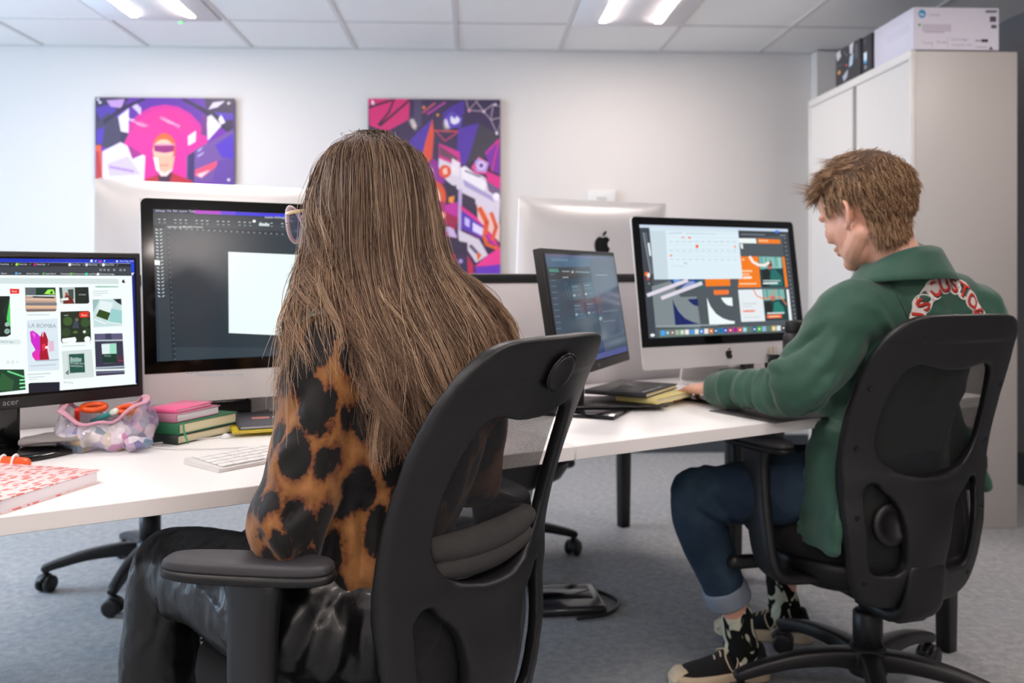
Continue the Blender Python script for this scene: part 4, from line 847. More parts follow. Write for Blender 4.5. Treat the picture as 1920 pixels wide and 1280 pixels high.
    for s in (1, -1):
        b = MB()
        b.sweep([(-.01, .12*s, .335, .035, .012), (.0, .20*s, .335, .038, .013), (.004, .262*s, .345, .040, .014), (arm_x*.3, .285*s, .39, .044, .015), (arm_x*.7, .290*s, .50, .045, .016), (arm_x, .288*s, .60, .047, .017), (arm_x, .287*s, .645, .054, .019)], (1, 0, 0), n=20, sq=3.5)
        b.build('armrest_post', m_nyl, e)
        PT = T((arm_x+.0, .285*s, 0)) @ RZ(R(toe*s)); b = MB(); b.T = PT; cushion(b, .01, 0, .128, .037, [(.90, .646), (.985, .649), (1, .654), (.985, .660)], e=3.2, n=48); ap = b.build('armrest_tray', m_nyl, e)
        b = MB(); b.T = PT; cushion(b, .01, 0, .125, .035, [(.97, .660), (1, .664), (.99, .671), (.95, .675), (.8, .677)], e=3.2, n=48, dome=-.002); b.build('armrest_pad', m_pad, e)
    return e
CH1 = T((-.199, 1.512, 0)) @ RZ(R(145))
CH2 = T((.892, 2.274, 0)) @ RZ(R(107))
make_chair(CH1, 'black mesh office chair the woman in leopard print sits in, nearest the camera', arm_x=.0, cap=True, base_rot=15, recline=1, toe=27)
make_chair(CH2, 'black mesh office chair the man in the green jacket sits in', arm_x=.05, cap=False, base_rot=5, recline=1, toe=8)
def rot_to(dx, dy, heading): return math.degrees(math.atan2(dy, dx))-heading
make_chair(T((-1.265, 3.17, 0)) @ RZ(R(-60)), 'black office chair beyond the desk, its star base seen under the left desk', base_rot=rot_to(-.272, -.10, -60), simple=True)
make_chair(T((-.09, 3.42, 0)) @ RZ(R(-50)), 'black office chair beyond the desk, only one caster seen right of the woman\'s chair', base_rot=rot_to(.283, .03, -50), simple=True)
# ------------------------------------------------------------------ people
m_skin, nt, p = nodes_mat('skin', .5)
tc = N(nt, 'TexCoord'); nz = N(nt, 'TexNoise', i_Scale=14., i_Detail=4.); nt.links.new(tc.outputs['Object'], nz.inputs['Vector'])
rp = ramp(nt, nz.outputs['Fac'], [(.35, 'd39a80'), (.65, 'e2b09a')]); nt.links.new(rp.outputs[0], p.inputs['Base Color'])
p.inputs['Subsurface Weight'].default_value = .15; p.inputs['Subsurface Radius'].default_value = (.6, .25, .15); p.inputs['Subsurface Scale'].default_value = .01

def head_parts(b, HM, sc=1.0, ears=True, fem=False):
    """head in local frame HM: x forward, y left, z up, origin mid-head"""
    old = b.T; b.T = HM @ Matrix.Scale(sc, 4)
    E = b.ell
    E((-.022, 0, .030), (.092, .074, .088)); E((.020, 0, .035), (.072, .068, .078))
    E((.026, 0, -.025), (.060, .062, .075)); E((.028, 0, -.066), (.052, .052, .045)); E((-.018, 0, -.045), (.056, .052, .05)); E((.066, 0, -.092), (.020, .024, .018))
    E((.058, .030, -.022), (.030, .026, .028)); E((.058, -.030, -.022), (.030, .026, .028))       # cheeks
    E((.074, .022, .020), (.022, .028, .011)); E((.074, -.022, .020), (.022, .028, .011))         # brow
    E((.076, 0, .045), (.020, .042, .032))
    b.sweep([(.082, 0, .016, .008, .008), (.093, 0, -.006, .008, .009), (.101, 0, -.022, .011, .009), (.092, 0, -.030, .013, .008)], (0, 1, 0), n=12)   # nose
    E((.098, .010, -.027), (.009, .008, .007), n=8); E((.098, -.010, -.027), (.009, .008, .007), n=8)
    E((.084, 0, -.052), (.014, .024, .007)); E((.082, 0, -.063), (.013, .020, .007))                 # lips
    E((.068, .027, .004), (.018, .015, .012)); E((.068, -.027, .004), (.018, .015, .012))             # eyes/lids
    b.sweep([(.058, 0, -.088, .02), (.03, .038, -.076, .022), (-.006, .050, -.050, .022)], (0, 0, 1), n=10)
    b.sweep([(.058, 0, -.088, .02), (.03, -.038, -.076, .022), (-.006, -.050, -.050, .022)], (0, 0, 1), n=10)
    for s in (1, -1):
        EM = Matrix.Translation((-.008, .070*s, -.010)) @ RZ(R(-24*s)) @ RX(R(8*s)) @ RY(R(-10))
        t = b.T; b.T = t @ EM
        P = [(.006, .004*s, -.026), (-.010, .010*s, -.022), (-.018, .012*s, -.002), (-.016, .013*s, .018), (-.002, .012*s, .029), (.010, .008*s, .024), (.010, .004*s, .010)]
        b.sweep([q+(.0050,) for q in P], (0, 1, 0), n=10, sub=4)
        E((-.003, .002*s, .002), (.013, .006, .024), n=10); E((.002, .006*s, -.024), (.008, .006, .010), n=8)
        b.T = t
    b.T = old
def hand_parts(b, HT, side=1, curl=(25, 35, 25), spread=4, sc=1.0):
    """x along the fingers, z up from the back of the hand, thumb toward +y*side"""
    old = b.T; b.T = HT @ Matrix.Scale(sc, 4)
    b.sweep([(-.03, 0, 0, .026, .020), (0, 0, 0, .027, .018), (.035, 0, .003, .038, .015), (.075, 0, .004, .041, .013), (.092, 0, .001, .037, .011)], (0, 1, 0), n=16)
    tips = []
    for k, (y, L, r, x0) in enumerate(((.030, .070, .0088, .086), (.010, .079, .0090, .090), (-.010, .073, .0086, .088), (-.029, .058, .0078, .080))):
        a = R(spread*(1.5-k)*side); pos = Vector((x0, y*side, .001)); pts = [tuple(pos-Vector((.02, 0, 0)))+(r*1.05,), tuple(pos)+(r*1.08,)]; pitch = 0
        for seg, (fr, c) in enumerate(zip((.45, .30, .25), curl)):
            pitch += R(c); d = Vector((cos(pitch)*cos(a), cos(pitch)*sin(a), -sin(pitch)))
            pos = pos + d*L*fr; pts.append(tuple(pos)+(r*(1.0 if seg == 0 else .93 if seg == 1 else .78),))
        b.sweep(pts, (0, 1, 0), n=12, sub=3)
    b.sweep([(.008, .018*side, -.004, .014), (.030, .038*side, -.008, .013), (.055, .052*side, -.012, .011), (.078, .058*side, -.016, .009)], (0, 0, 1), n=12, sub=3)
    b.T = old

def V3(*a): return Vector(a)
def strands(name, roots, mat, parent, r0=.0006, n_side=3, tones=None):
    """roots: array (N, K, 3) polylines -> one mesh of fine tapered tubes"""
    P = np.asarray(roots, np.float32); Nn, K, _ = P.shape
    tan = np.gradient(P, axis=1); tan /= np.linalg.norm(tan, axis=2, keepdims=True)+1e-9
    ref = np.array([.31, .52, .79], np.float32); a = np.cross(tan, ref); a /= np.linalg.norm(a, axis=2, keepdims=True)+1e-9; c = np.cross(tan, a)
    rad = r0*np.interp(np.linspace(0, 1, K), [0, .7, 1], [1, .9, .25])[None, :, None]
    V = np.stack([P + rad*(cos(2*pi*k/n_side)*a + sin(2*pi*k/n_side)*c) for k in range(n_side)], axis=2)   # N,K,S,3
    idx = np.arange(Nn*K*n_side).reshape(Nn, K, n_side)
    F = []
    for k in range(n_side):
        k2 = (k+1) % n_side
        F.append(np.stack([idx[:, :-1, k], idx[:, :-1, k2], idx[:, 1:, k2], idx[:, 1:, k]], axis=-1).reshape(-1, 4))
    F = np.concatenate(F)
    me = bpy.data.meshes.new(name); me.vertices.add(V.size//3); me.vertices.foreach_set('co', V.reshape(-1).astype(np.float32))
    me.loops.add(F.size); me.loops.foreach_set('vertex_index', F.reshape(-1).astype(np.int32)); me.polygons.add(len(F))
    me.polygons.foreach_set('loop_start', np.arange(0, F.size, 4, dtype=np.int32)); me.polygons.foreach_set('loop_total', np.full(len(F), 4, np.int32))
    at_ = me.attributes.new('tone', 'FLOAT', 'POINT'); rs = np.random.RandomState(3)
    at_.data.foreach_set('value', np.repeat(rs.rand(Nn) if tones is None else np.clip(tones, 0, 1), K*n_side).astype(np.float32))
    al = me.attributes.new('along', 'FLOAT', 'POINT'); al.data.foreach_set('value', np.tile(np.repeat(np.linspace(0, 1, K), n_side), Nn).astype(np.float32))
    me.update(calc_edges=True); return me
def hair_mat(name, stops, rough=.38, tips=None):
    m, nt, p = nodes_mat(name, rough, .3)
    a = N(nt, 'Attribute', attribute_name='tone'); rp = ramp(nt, a.outputs['Fac'], stops)
    if tips:
        b_ = N(nt, 'Attribute', attribute_name='along'); r2 = ramp(nt, b_.outputs['Fac'], tips); mx = N(nt, 'Mix', data_type='RGBA', blend_type='MULTIPLY'); mx.inputs[0].default_value = 1
        nt.links.new(rp.outputs[0], mx.inputs[6]); nt.links.new(r2.outputs[0], mx.inputs[7]); nt.links.new(mx.outputs[2], p.inputs['Base Color'])
    else: nt.links.new(rp.outputs[0], p.inputs['Base Color'])
    return m

# ================================================================== the woman
f = V3(cos(R(135)), sin(R(135)), 0); l = V3(cos(R(225)), sin(R(225)), 0)
def LJ(c, fx, ly, z): return V3(c[0], c[1], 0) + f*fx + l*ly + V3(0, 0, z)
pel = (-.255, 1.455)
WH = T((-.243, 1.508, 1.190)) @ RZ(R(157)) @ RY(R(6))
woman = empty('person', (-.25, 1.47, 0)); tag(woman, 'seated woman with long brown hair, glasses, leopard print blouse and black leather trousers', 'person')
WINV = T((.25, -1.47, 0))
def wl(name, me, mat, par=None):
    o = link(name, me, mat, woman if par is None else par); o.matrix_local = WINV if par is None else Matrix.Identity(4); return o
SPINE = [(-.262, 1.455, .52, .125, .095), (-.258, 1.455, .60, .118, .085), (-.245, 1.452, .70, .108, .078), (-.215, 1.452, .82, .125, .088), (-.185, 1.455, .92, .140, .092), (-.172, 1.462, .975, .120, .075), (-.172, 1.468, 1.01, .065, .055)]
SIDE = tuple(-l)
sL, sR = (-.275, 1.355, .950), (-.065, 1.565, .955)
eL, eR = (-.315, 1.320, .705), (-.072, 1.632, .705)
hL, hR = (-.345, 1.560, .765), (-.21, 1.86, .765)
kneeL, kneeR = (-.615, 1.625, .545), (-.475, 1.765, .53)
ankL, ankR = (-.62, 1.60, .10), (-.50, 1.76, .10)
hipL, hipR = (-.335, 1.385, .545), (-.205, 1.515, .545)
b = MB()
b.sweep([q[:3]+(q[3]*.9, q[4]*.88) for q in SPINE], SIDE, n=20)
b.sweep([(-.178, 1.466, .98, .05), (-.195, 1.478, 1.06, .047), (-.222, 1.495, 1.13, .05)], SIDE, n=16)
head_parts(b, WH, .96)
for s_, e_, h_ in ((sL, eL, hL), (sR, eR, hR)):
    b.sweep([s_+(.044,), tuple((Vector(s_)+Vector(e_))/2)+(.040,), e_+(.034,)], (1, 0, 0), n=14)
    b.sweep([e_+(.036,), tuple(Vector(e_).lerp(Vector(h_), .4))+(.036,), h_+(.024, .02)], (1, 0, 0), n=14)
for h_, k_, a_ in ((hipL, kneeL, ankL), (hipR, kneeR, ankR)):
    b.sweep([h_+(.078,), k_+(.052,)], (0, 0, 1), n=14, sub=1); b.sweep([k_+(.05,), tuple(Vector(k_).lerp(Vector(a_), .35))+(.050,), a_+(.032,)], (1, 0, 0), n=14)
    b.sweep([a_[:2]+(.09, .03), (a_[0]-.06, a_[1]+.04, .06, .035), (a_[0]-.14, a_[1]+.10, .035, .03)], (0, 0, 1), n=12)
hand_parts(b, T((hL[0], hL[1], .772)) @ RZ(R(100)) @ RY(R(4)), -1, (20, 30, 20), sc=.92)
hand_parts(b, T((hR[0], hR[1], .772)) @ RZ(R(140)) @ RY(R(4)), 1, (20, 30, 20), sc=.92)
wl('body', remesh(b.mesh(), .0042, 3), m_skin)

# blouse
m_leo, nt, p = nodes_mat('leopard_satin', .58, .3)
p.inputs['Sheen Weight'].default_value = .15
tc = N(nt, 'TexCoord'); mp = N(nt, 'Mapping'); mp.inputs['Scale'].default_value = (1.25, 1.25, .80); nt.links.new(tc.outputs['Object'], mp.inputs[0])
nz = N(nt, 'TexNoise', i_Scale=17., i_Detail=3.); nt.links.new(mp.outputs[0], nz.inputs['Vector'])
sb = N(nt, 'VectorMath', operation='SUBTRACT'); sb.inputs[1].default_value = (.5, .5, .5); nt.links.new(nz.outputs['Color'], sb.inputs[0])
ms = N(nt, 'VectorMath', operation='SCALE'); ms.inputs['Scale'].default_value = .05; nt.links.new(sb.outputs[0], ms.inputs[0])
av = N(nt, 'VectorMath', operation='ADD'); nt.links.new(mp.outputs[0], av.inputs[0]); nt.links.new(ms.outputs[0], av.inputs[1])
vo = N(nt, 'TexVoronoi', i_Scale=17.5, i_Randomness=.9); nt.links.new(av.outputs[0], vo.inputs['Vector'])
fn = N(nt, 'TexNoise', i_Scale=160., i_Detail=2.); nt.links.new(tc.outputs['Object'], fn.inputs['Vector'])
mf = N(nt, 'Math', operation='MULTIPLY_ADD'); mf.inputs[1].default_value = .22; nt.links.new(fn.outputs['Fac'], mf.inputs[0]); nt.links.new(vo.outputs['Distance'], mf.inputs[2])
rp = ramp(nt, mf.outputs[0], [(.0, '5c2c1c'), (.12, '4a2418'), (.20, '0e0c0e'), (.63, '0e0c0e'), (.67, '643820'), (.72, '8a5a30'), (.95, 'a87442')])
nb = N(nt, 'TexNoise', i_Scale=9., i_Detail=1.); nt.links.new(tc.outputs['Object'], nb.inputs['Vector'])
gt = N(nt, 'Math', operation='GREATER_THAN'); gt.inputs[1].default_value = .5; nt.links.new(nb.outputs['Fac'], gt.inputs[0])
rp3 = ramp(nt, mf.outputs[0], [(.0, '0e0c0e'), (.58, '0e0c0e'), (.62, '643820'), (.72, '8a5a30'), (.95, 'a87442')])
mx = N(nt, 'Mix', data_type='RGBA'); nt.links.new(gt.outputs[0], mx.inputs[0]); nt.links.new(rp.outputs[0], mx.inputs[6]); nt.links.new(rp3.outputs[0], mx.inputs[7]); nt.links.new(mx.outputs[2], p.inputs['Base Color'])
bp = N(nt, 'Bump', i_Strength=.15, i_Distance=.001); nt.links.new(fn.outputs['Fac'], bp.inputs['Height']); nt.links.new(bp.outputs[0], p.inputs['Normal'])
b = MB()
b.sweep([(-.262, 1.445, .588, .128, .098), (-.258, 1.450, .62, .134, .104), (-.215, 1.460, .70, .150, .100), (-.185, 1.462, .80, .166, .106), (-.170, 1.460, .90, .162, .110), (-.172, 1.460, .965, .150, .090), (-.172, 1.466, 1.005, .095, .066), (-.180, 1.474, 1.035, .058, .052)], SIDE, n=28, sub=5)
mid = lambda a, c, t: tuple(Vector(a).lerp(Vector(c), t))
b.sweep([(-.24, 1.39, .955, .064), sL[:2]+(.942, .066), mid(sL, eL, .35)+(.062,), mid(sL, eL, .75)+(.062,), (-.322, 1.322, .72, .062), (-.330, 1.345, .675, .056), (-.338, 1.375, .645, .046)], (1, 0, 0), n=20)
b.sweep([(-.322, 1.322, .70, .056), mid(eL, hL, .3)+(.052,), mid(eL, hL, .62)+(.044,), mid(eL, hL, .74)+(.046,)], (1, 0, 0), n=18)
b.sweep([(-.10, 1.53, .965, .066), sR[:2]+(.955, .068), mid(sR, eR, .5)+(.062,), eR+(.054,)], (1, 0, 0), n=20)
b.sweep([eR+(.054,), mid(eR, hR, .5)+(.046,), mid(eR, hR, .8)+(.042,)], (0, 0, 1), n=18)
b.sweep([(-.335, 1.300, .735, .020, .012), (-.370, 1.322, .728, .016, .010), (-.372, 1.350, .715, .016, .010)], (0, 0, 1), n=12)
me = remesh(b.mesh(), .0052, 5)
bk = lambda x, z, y=1.38: (x, y, z)
F_ = [((-.34, 1.28, .78), (-.31, 1.27, .66), 0.0090, .014), ((-.29, 1.27, .80), (-.33, 1.28, .70), -0.0090, .012), ((-.35, 1.30, .84), (-.29, 1.26, .74), 0.0075, .014),
      ((-.245, 1.34, .60), (-.235, 1.33, .72), 0.0135, .012), ((-.275, 1.34, .60), (-.262, 1.33, .74), -0.0120, .012), ((-.205, 1.35, .60), (-.20, 1.34, .70), 0.0120, .014), ((-.225, 1.345, .62), (-.215, 1.33, .76), -0.0090, .012), ((-.16, 1.36, .62), (-.12, 1.36, .80), 0.0105, .018), ((-.185, 1.35, .60), (-.175, 1.345, .68), -0.0090, .010),
      ((-.26, 1.32, .84), (-.20, 1.33, .74), 0.0090, .016), ((-.30, 1.30, .92), (-.27, 1.29, .84), 0.0075, .015), ((-.24, 1.33, .76), (-.15, 1.35, .745), -0.0075, .012), ((-.30, 1.29, .62), (-.36, 1.31, .66), 0.0075, .012)]
F_ += [((-.28, 1.28, .93), (-.33, 1.29, .86), -.007, .012), ((-.30, 1.26, .85), (-.34, 1.28, .80), .007, .010), ((-.27, 1.27, .76), (-.33, 1.26, .73), -.007, .010), ((-.36, 1.29, .76), (-.30, 1.26, .68), .006, .010), ((-.37, 1.32, .70), (-.33, 1.29, .62), -.006, .010), ((-.24, 1.32, .92), (-.21, 1.33, .80), .007, .014), ((-.15, 1.35, .92), (-.12, 1.36, .76), -.006, .014)]
folds(me, F_); wrinkle(me, .010, 9, 4, (1, 1, .6)); wrinkle(me, .004, 26, 9, (1, 1, .5))
v = getv(me)
# peplum hem flares a little and waves
k = np.clip((.66-v[:, 2])/.07, 0, 1); torso = np.hypot(v[:, 0]+.26, v[:, 1]-1.45) < .18
c0 = np.array([-.262, 1.447]); d = v[:, :2]-c0; v[:, :2] += (d*(.10*k*torso)[:, None]); v[:, 2] += .006*np.sin(np.arctan2(d[:, 1], d[:, 0])*9)*k*torso
setv(me, v); BLOUSE = wl('blouse', me, m_leo)
b = MB()   # waist tie and hem cord under the blouse
b.sweep([(-.262+.150*cos(a)*.98*.98, 1.447+.125*sin(a), .592, .004, .003) for a in np.linspace(0, 2*pi, 30)], (0, 0, 1), n=8, sub=2, cap=False)
# trousers
m_leath = M('black_leather', '0a0a0c', .38, bump=.35, bscale=55, bdist=.004, coat=.1)
b = MB()
b.sweep([(-.262, 1.452, .48, .150, .115), (-.262, 1.452, .54, .152, .120), (-.260, 1.452, .60, .126, .098), (-.256, 1.452, .645, .112, .085)], SIDE, n=26)
b.sweep([(-.305, 1.375, .550, .104, .100), (-.38, 1.44, .552, .100, .098), (-.50, 1.54, .556, .085, .084), (-.612, 1.622, .552, .068)], (0, 0, 1), n=22)
b.ell((-.315, 1.40, .545), (.125, .11, .115), n=14); b.ell((-.24, 1.42, .54), (.13, .115, .115), n=14)
b.sweep([(-.612, 1.612, .545, .068), (-.625, 1.622, .46, .068), (-.628, 1.615, .34, .066), (-.622, 1.602, .16, .056), (-.62, 1.60, .09, .054)], (1, 0, 0), n=22)
b.sweep([(-.205, 1.515, .545, .095, .09), (-.34, 1.64, .54, .08, .078), kneeR+(.064,)], (0, 0, 1), n=22)
b.sweep([(-.477, 1.763, .53, .064), (-.485, 1.77, .42, .062), (-.50, 1.76, .09, .054)], (1, 0, 0), n=22)
me = remesh(b.mesh(), .0055, 6)
folds(me, [((-.56, 1.52, .545), (-.60, 1.545, .47), .006, .010), ((-.585, 1.53, .53), (-.62, 1.56, .44), -.006, .009), ((-.60, 1.54, .505), (-.64, 1.57, .42), .005, .009),
           ((-.29, 1.31, .62), (-.34, 1.31, .50), .008, .012), ((-.26, 1.32, .62), (-.33, 1.29, .48), -.008, .010), ((-.24, 1.33, .60), (-.28, 1.29, .46), .007, .012), ((-.215, 1.33, .61), (-.22, 1.31, .47), -.006, .010), ((-.19, 1.34, .60), (-.17, 1.33, .50), .006, .012),
           ((-.50, 1.47, .58), (-.37, 1.36, .55), .003, .006), ((-.40, 1.37, .50), (-.33, 1.30, .53), .005, .012), ((-.56, 1.54, .60), (-.50, 1.49, .60), .004, .008)])
wrinkle(me, .006, 10, 2); wrinkle(me, .0025, 34, 8, ridged=True)
wl('trousers', me, m_leath)
for a_ in (ankL, ankR):
    b = MB(); P0 = (a_[0]+.01, a_[1], .05); b.T = T((a_[0]+.0, a_[1]-.0, 0)) @ RZ(R(145))
    b.sweep([(-.03, 0, .035, .034, .032), (.04, 0, .034, .038, .032), (.12, 0, .028, .045, .026), (.19, 0, .022, .036, .018)], (0, 1, 0), n=18)
    b.sweep([(.0, 0, .04, .042), (.0, 0, .13, .045)], (1, 0, 0), n=18, sub=1)
    me = remesh(b.mesh(), .005, 3); wl('shoe', me, M('shoe_leather', '101012', .3))

# hair: a soft under-volume and thousands of strands following guides
G = [
 [(-.268,1.528,1.300),(-.308,1.512,1.262),(-.322,1.470,1.19),(-.326,1.440,1.10),(-.334,1.38,1.02),(-.334,1.315,.95),(-.330,1.290,.87),(-.336,1.280,.79)],
 [(-.255,1.515,1.304),(-.300,1.475,1.265),(-.314,1.428,1.19),(-.316,1.405,1.10),(-.316,1.335,1.02),(-.305,1.276,.95),(-.298,1.256,.88),(-.292,1.254,.82)],
 [(-.245,1.505,1.309),(-.280,1.445,1.268),(-.288,1.412,1.19),(-.290,1.395,1.10),(-.282,1.328,1.02),(-.264,1.290,.94),(-.246,1.284,.87),(-.238,1.286,.80)],
 [(-.240,1.500,1.311),(-.250,1.430,1.272),(-.248,1.398,1.20),(-.247,1.382,1.10),(-.232,1.345,1.02),(-.210,1.310,.94),(-.198,1.306,.87),(-.192,1.306,.79)],
 [(-.235,1.500,1.312),(-.215,1.430,1.275),(-.205,1.400,1.20),(-.200,1.385,1.10),(-.180,1.350,1.02),(-.152,1.320,.95),(-.140,1.318,.88),(-.130,1.320,.81)],
 [(-.228,1.500,1.312),(-.185,1.440,1.275),(-.166,1.418,1.20),(-.155,1.402,1.10),(-.132,1.368,1.03),(-.100,1.335,.96),(-.085,1.335,.89),(-.072,1.338,.83)],
 [(-.222,1.505,1.311),(-.162,1.465,1.270),(-.140,1.452,1.19),(-.122,1.436,1.105),(-.085,1.412,1.045),(-.050,1.385,.985),(-.034,1.385,.92),(-.022,1.392,.86)],
 [(-.220,1.512,1.309),(-.156,1.500,1.266),(-.134,1.498,1.185),(-.108,1.490,1.095),(-.058,1.482,1.052),(-.014,1.490,.995),(.004,1.498,.93),(.010,1.508,.87)],
 [(-.225,1.520,1.306),(-.165,1.530,1.262),(-.146,1.540,1.185),(-.120,1.545,1.095),(-.062,1.555,1.050),(-.012,1.575,.99),(.004,1.590,.93),(.008,1.600,.88)],
]
G = np.array([cr(g, 6) for g in G])            # (9, 43, 3)
rs = np.random.RandomState(11)
def guide(u):
    x = u*(len(G)-1); i = min(int(x), len(G)-2); t = x-i
    # smooth between neighbouring guides
    t2 = t*t*(3-2*t)*.4+t*.6
    return G[i]*(1-t2)+G[i+1]*t2
K = 26
HC0 = np.array([-.232, 1.505, 1.19])
base_len = G.shape[1]
def resamp(g, t0, t1, K=K):
    x = np.linspace(t0, t1, K)*(base_len-1); i = np.minimum(x.astype(int), base_len-2); fr = (x-i)[:, None]; return g[i]*(1-fr)+g[i+1]*fr
tt = np.linspace(0, 1, K)[:, None]
allS = []; allT = []
NC = 360
for c in range(NC):
    u = rs.rand(); g = guide(u)
    layer = rs.rand()                                    # 0 inner .. 1 outer
    lim = np.interp(u, [0, .03, .08, .2, .3, .35, .39, .43, .47, .55, .7, 1], [.92, .72, .60, .57, .60, .72, 1.0, 1.0, .84, .98, 1, 1])
    t1 = min(1, lim + (.16*rs.rand() if rs.rand() < .15 else 0)) - rs.rand()**1.5*.15; t0 = 0 if rs.rand() < .62 else rs.rand()*.22
    P = resamp(g, t0, t1)
    out = P-HC0; out[:, 2] = 0; out /= np.linalg.norm(out, axis=1, keepdims=True)+1e-6
    ph = rs.rand()*6.28; fr = 1.6+rs.rand()*1.6; am = .006+.016*rs.rand(); P = P - out*.006
    side = np.stack([-out[:, 1], out[:, 0], 0*out[:, 0]], 1)
    env = np.clip(tt-.25, 0, 1)**1.2 + .7*np.clip(tt-.6, 0, 1)
    P = P + side*(np.sin(tt*fr*6.28+ph)*am*env*1.3) + out*(np.cos(tt*fr*6.28+ph)*am*.8*env) + out*((layer-.5)*.028*np.clip(tt*4, .25, 1))
    cw = (.006+.006*rs.rand()); ct = rs.rand()*.75 + (layer-.5)*.3  # outer clumps lighter, inner darker: highlights and gap shade put into tone
    ns = 26
    for s in range(ns):
        o1, o2 = rs.normal(0, 1, 2)*cw; tw = rs.rand()*.8
        shape = np.interp(tt, [0, .15, .55, 1], [1.2, 1.05, .62, .36])
        Q = P + side*(o1*shape) + out*(o2*.55*shape) + rs.normal(0, 1, 3)*(tt**2)*.0035
        wv = rs.rand()*6.28; Q = Q + side*np.sin(tt*20+wv)*.0011*tt + np.array([0, 0, 1])*rs.normal(0, .006)*tt
        allS.append(Q); allT.append(ct+rs.normal(0, .16)+.05)
# loose flyaway strands
for c in range(620):
    u = rs.rand(); g = guide(u); P = resamp(g, rs.rand()*.35, min(1, float(np.interp(u, [0, .05, .12, .3, .36, 1], [.8, .7, .54, .54, .7, .8]))+.2*rs.rand()))
    out = P-HC0; out[:, 2] = 0; out /= np.linalg.norm(out, axis=1, keepdims=True)+1e-6; side = np.stack([-out[:, 1], out[:, 0], 0*out[:, 0]], 1)
    a_, b_, ph = rs.normal(0, .010), abs(rs.normal(0, .007)), rs.rand()*6.28
    allS.append(P + side*(np.sin(tt*6+ph)*a_) + out*(b_*np.sin(tt*pi*.9+.2)-.002) + rs.normal(0, 1, 3)*tt**2*.012); allT.append(.4+.6*rs.rand())
m_hair = hair_mat('brown_hair', [(0, '463630'), (.3, '786254'), (.6, 'a48c78'), (.85, 'ccb49c'), (1, 'e6d0b6')], .34, tips=[(0, 'a89c96'), (.35, 'dcd4ce'), (1, 'fff4ea')])
S = np.array(allS)
HAIR = wl('hair', strands('hair', S, m_hair, woman, .00052, tones=np.array(allT)), m_hair)
# under-volume so the scalp and neck never show through
nU = 64; v = []; f_ = []
for i in range(nU+1):
    g = resamp(guide(i/nU), 0, float(np.interp(i/nU, [0, .3, .42, 1], [.53, .50, .74, .85])), 22)
    o_ = g-HC0; o_[:, 2] = 0; o_ /= np.linalg.norm(o_, axis=1, keepdims=True)+1e-6
    tin = np.linspace(0, 1, 22)[:, None]
    v += [tuple(q) for q in (g - o_*(.010+.006*tin) - np.array([0, 0, 1])*(.006*(1-tin)))]
for i in range(nU):
    for j in range(21): a = i*22+j; f_.append((a, a+1, a+23, a+22))
b = MB(); b.add(v, f_); me = b.mesh(); so = wl('hair_underlayer', me, M('hair_under', '3c291d', .6, bump=.8, bscale=120)); md = so.modifiers.new('s', 'SOLIDIFY'); md.thickness = .012; md.offset = 0

# glasses
m_clearf, nt, p = nodes_mat('clear_pink_frame', .08); p.inputs['Base Color'].default_value = srgb('e8d8dc')+(1,); p.inputs['Transmission Weight'].default_value = .12; p.inputs['IOR'].default_value = 1.45
m_lens, nt, p = nodes_mat('lens_glass', .02); p.inputs['Transmission Weight'].default_value = 1; p.inputs['IOR'].default_value = 1.12; p.inputs['Base Color'].default_value = srgb('d0d4f8')+(1,)
gl_e = empty('glasses'); gl_e.parent = woman; gl_e.matrix_local = WINV @ WH @ T((0, 0, -.018))
for s in (1, -1):
    P = [(.126-.016*((.034+.031*cos(a)*1.0)/.07)**2, s*(.034+.031*cos(a)), -.002+.028*sin(a)+(.006*cos(a) if sin(a) > 0 else 0), .0030, .0042) for a in np.linspace(0, 2*pi, 26)]
    b = MB(); b.sweep(P, (1, 0, 0), n=10, sub=2, cap=False); b.build('rim', m_clearf, gl_e)
    b = MB(); ring = [q[:3] for q in P[:-1]]; n_ = len(ring)
    b.add(ring+[(q[0]-.0015, q[1], q[2]) for q in ring], [tuple(range(n_)), tuple(reversed(range(n_, 2*n_)))]+[(i, i+n_, (i+1) % n_+n_, (i+1) % n_) for i in range(n_)], 0, False); b.build('lens', m_lens, gl_e)
    b = MB(); b.sweep([(.110, s*.066, .014, .0035, .0022), (.085, s*.072, .014, .0030, .002), (.03, s*.076, .010, .0030, .0018), (-.01, s*.078, .004, .0030, .0018), (-.03, s*.078, -.012, .003, .0018)], (0, 0, 1), n=10); b.build('temple', M('gold_temple', 'd8bc90', .25, metal=.4), gl_e)
b = MB(); b.sweep([(.125, .006, .004, .0022), (.127, 0, .007, .0022), (.125, -.006, .004, .0022)], (0, 0, 1), n=8); b.build('bridge', m_clearf, gl_e)

# ================================================================== the man
man = empty('person', (.93, 2.2, 0)); tag(man, 'seated man with short light brown hair, green jacket and turned-up jeans, working at a computer', 'person')
MINV = T((-.93, -2.2, 0))
def ml_(name, me, mat, par=None):
    o = link(name, me, mat, man if par is None else par); o.matrix_local = MINV if par is None else Matrix.Identity(4); return o
f = V3(cos(R(112)), sin(R(112)), 0); l = V3(cos(R(202)), sin(R(202)), 0); SIDE = tuple(-l); fv = f; lv = l
MH = T((.838, 2.150, 1.218)) @ RZ(R(123)) @ RY(R(20))
sL, sR = (.765, 2.060, .985), (1.118, 2.195, .980)
eL, eR = (.640, 2.065, .795), (1.02, 2.42, .80)
hL, hR = (.525, 2.335, .778), (.79, 2.52, .775)
hipL, hipR = (.83, 2.26, .545), (.99, 2.30, .545)
kneeL, kneeR = (.475, 2.345, .505), (.795, 2.60, .515)
ankL, ankR = (.605, 2.400, .13), (.80, 2.665, .13)
b = MB()
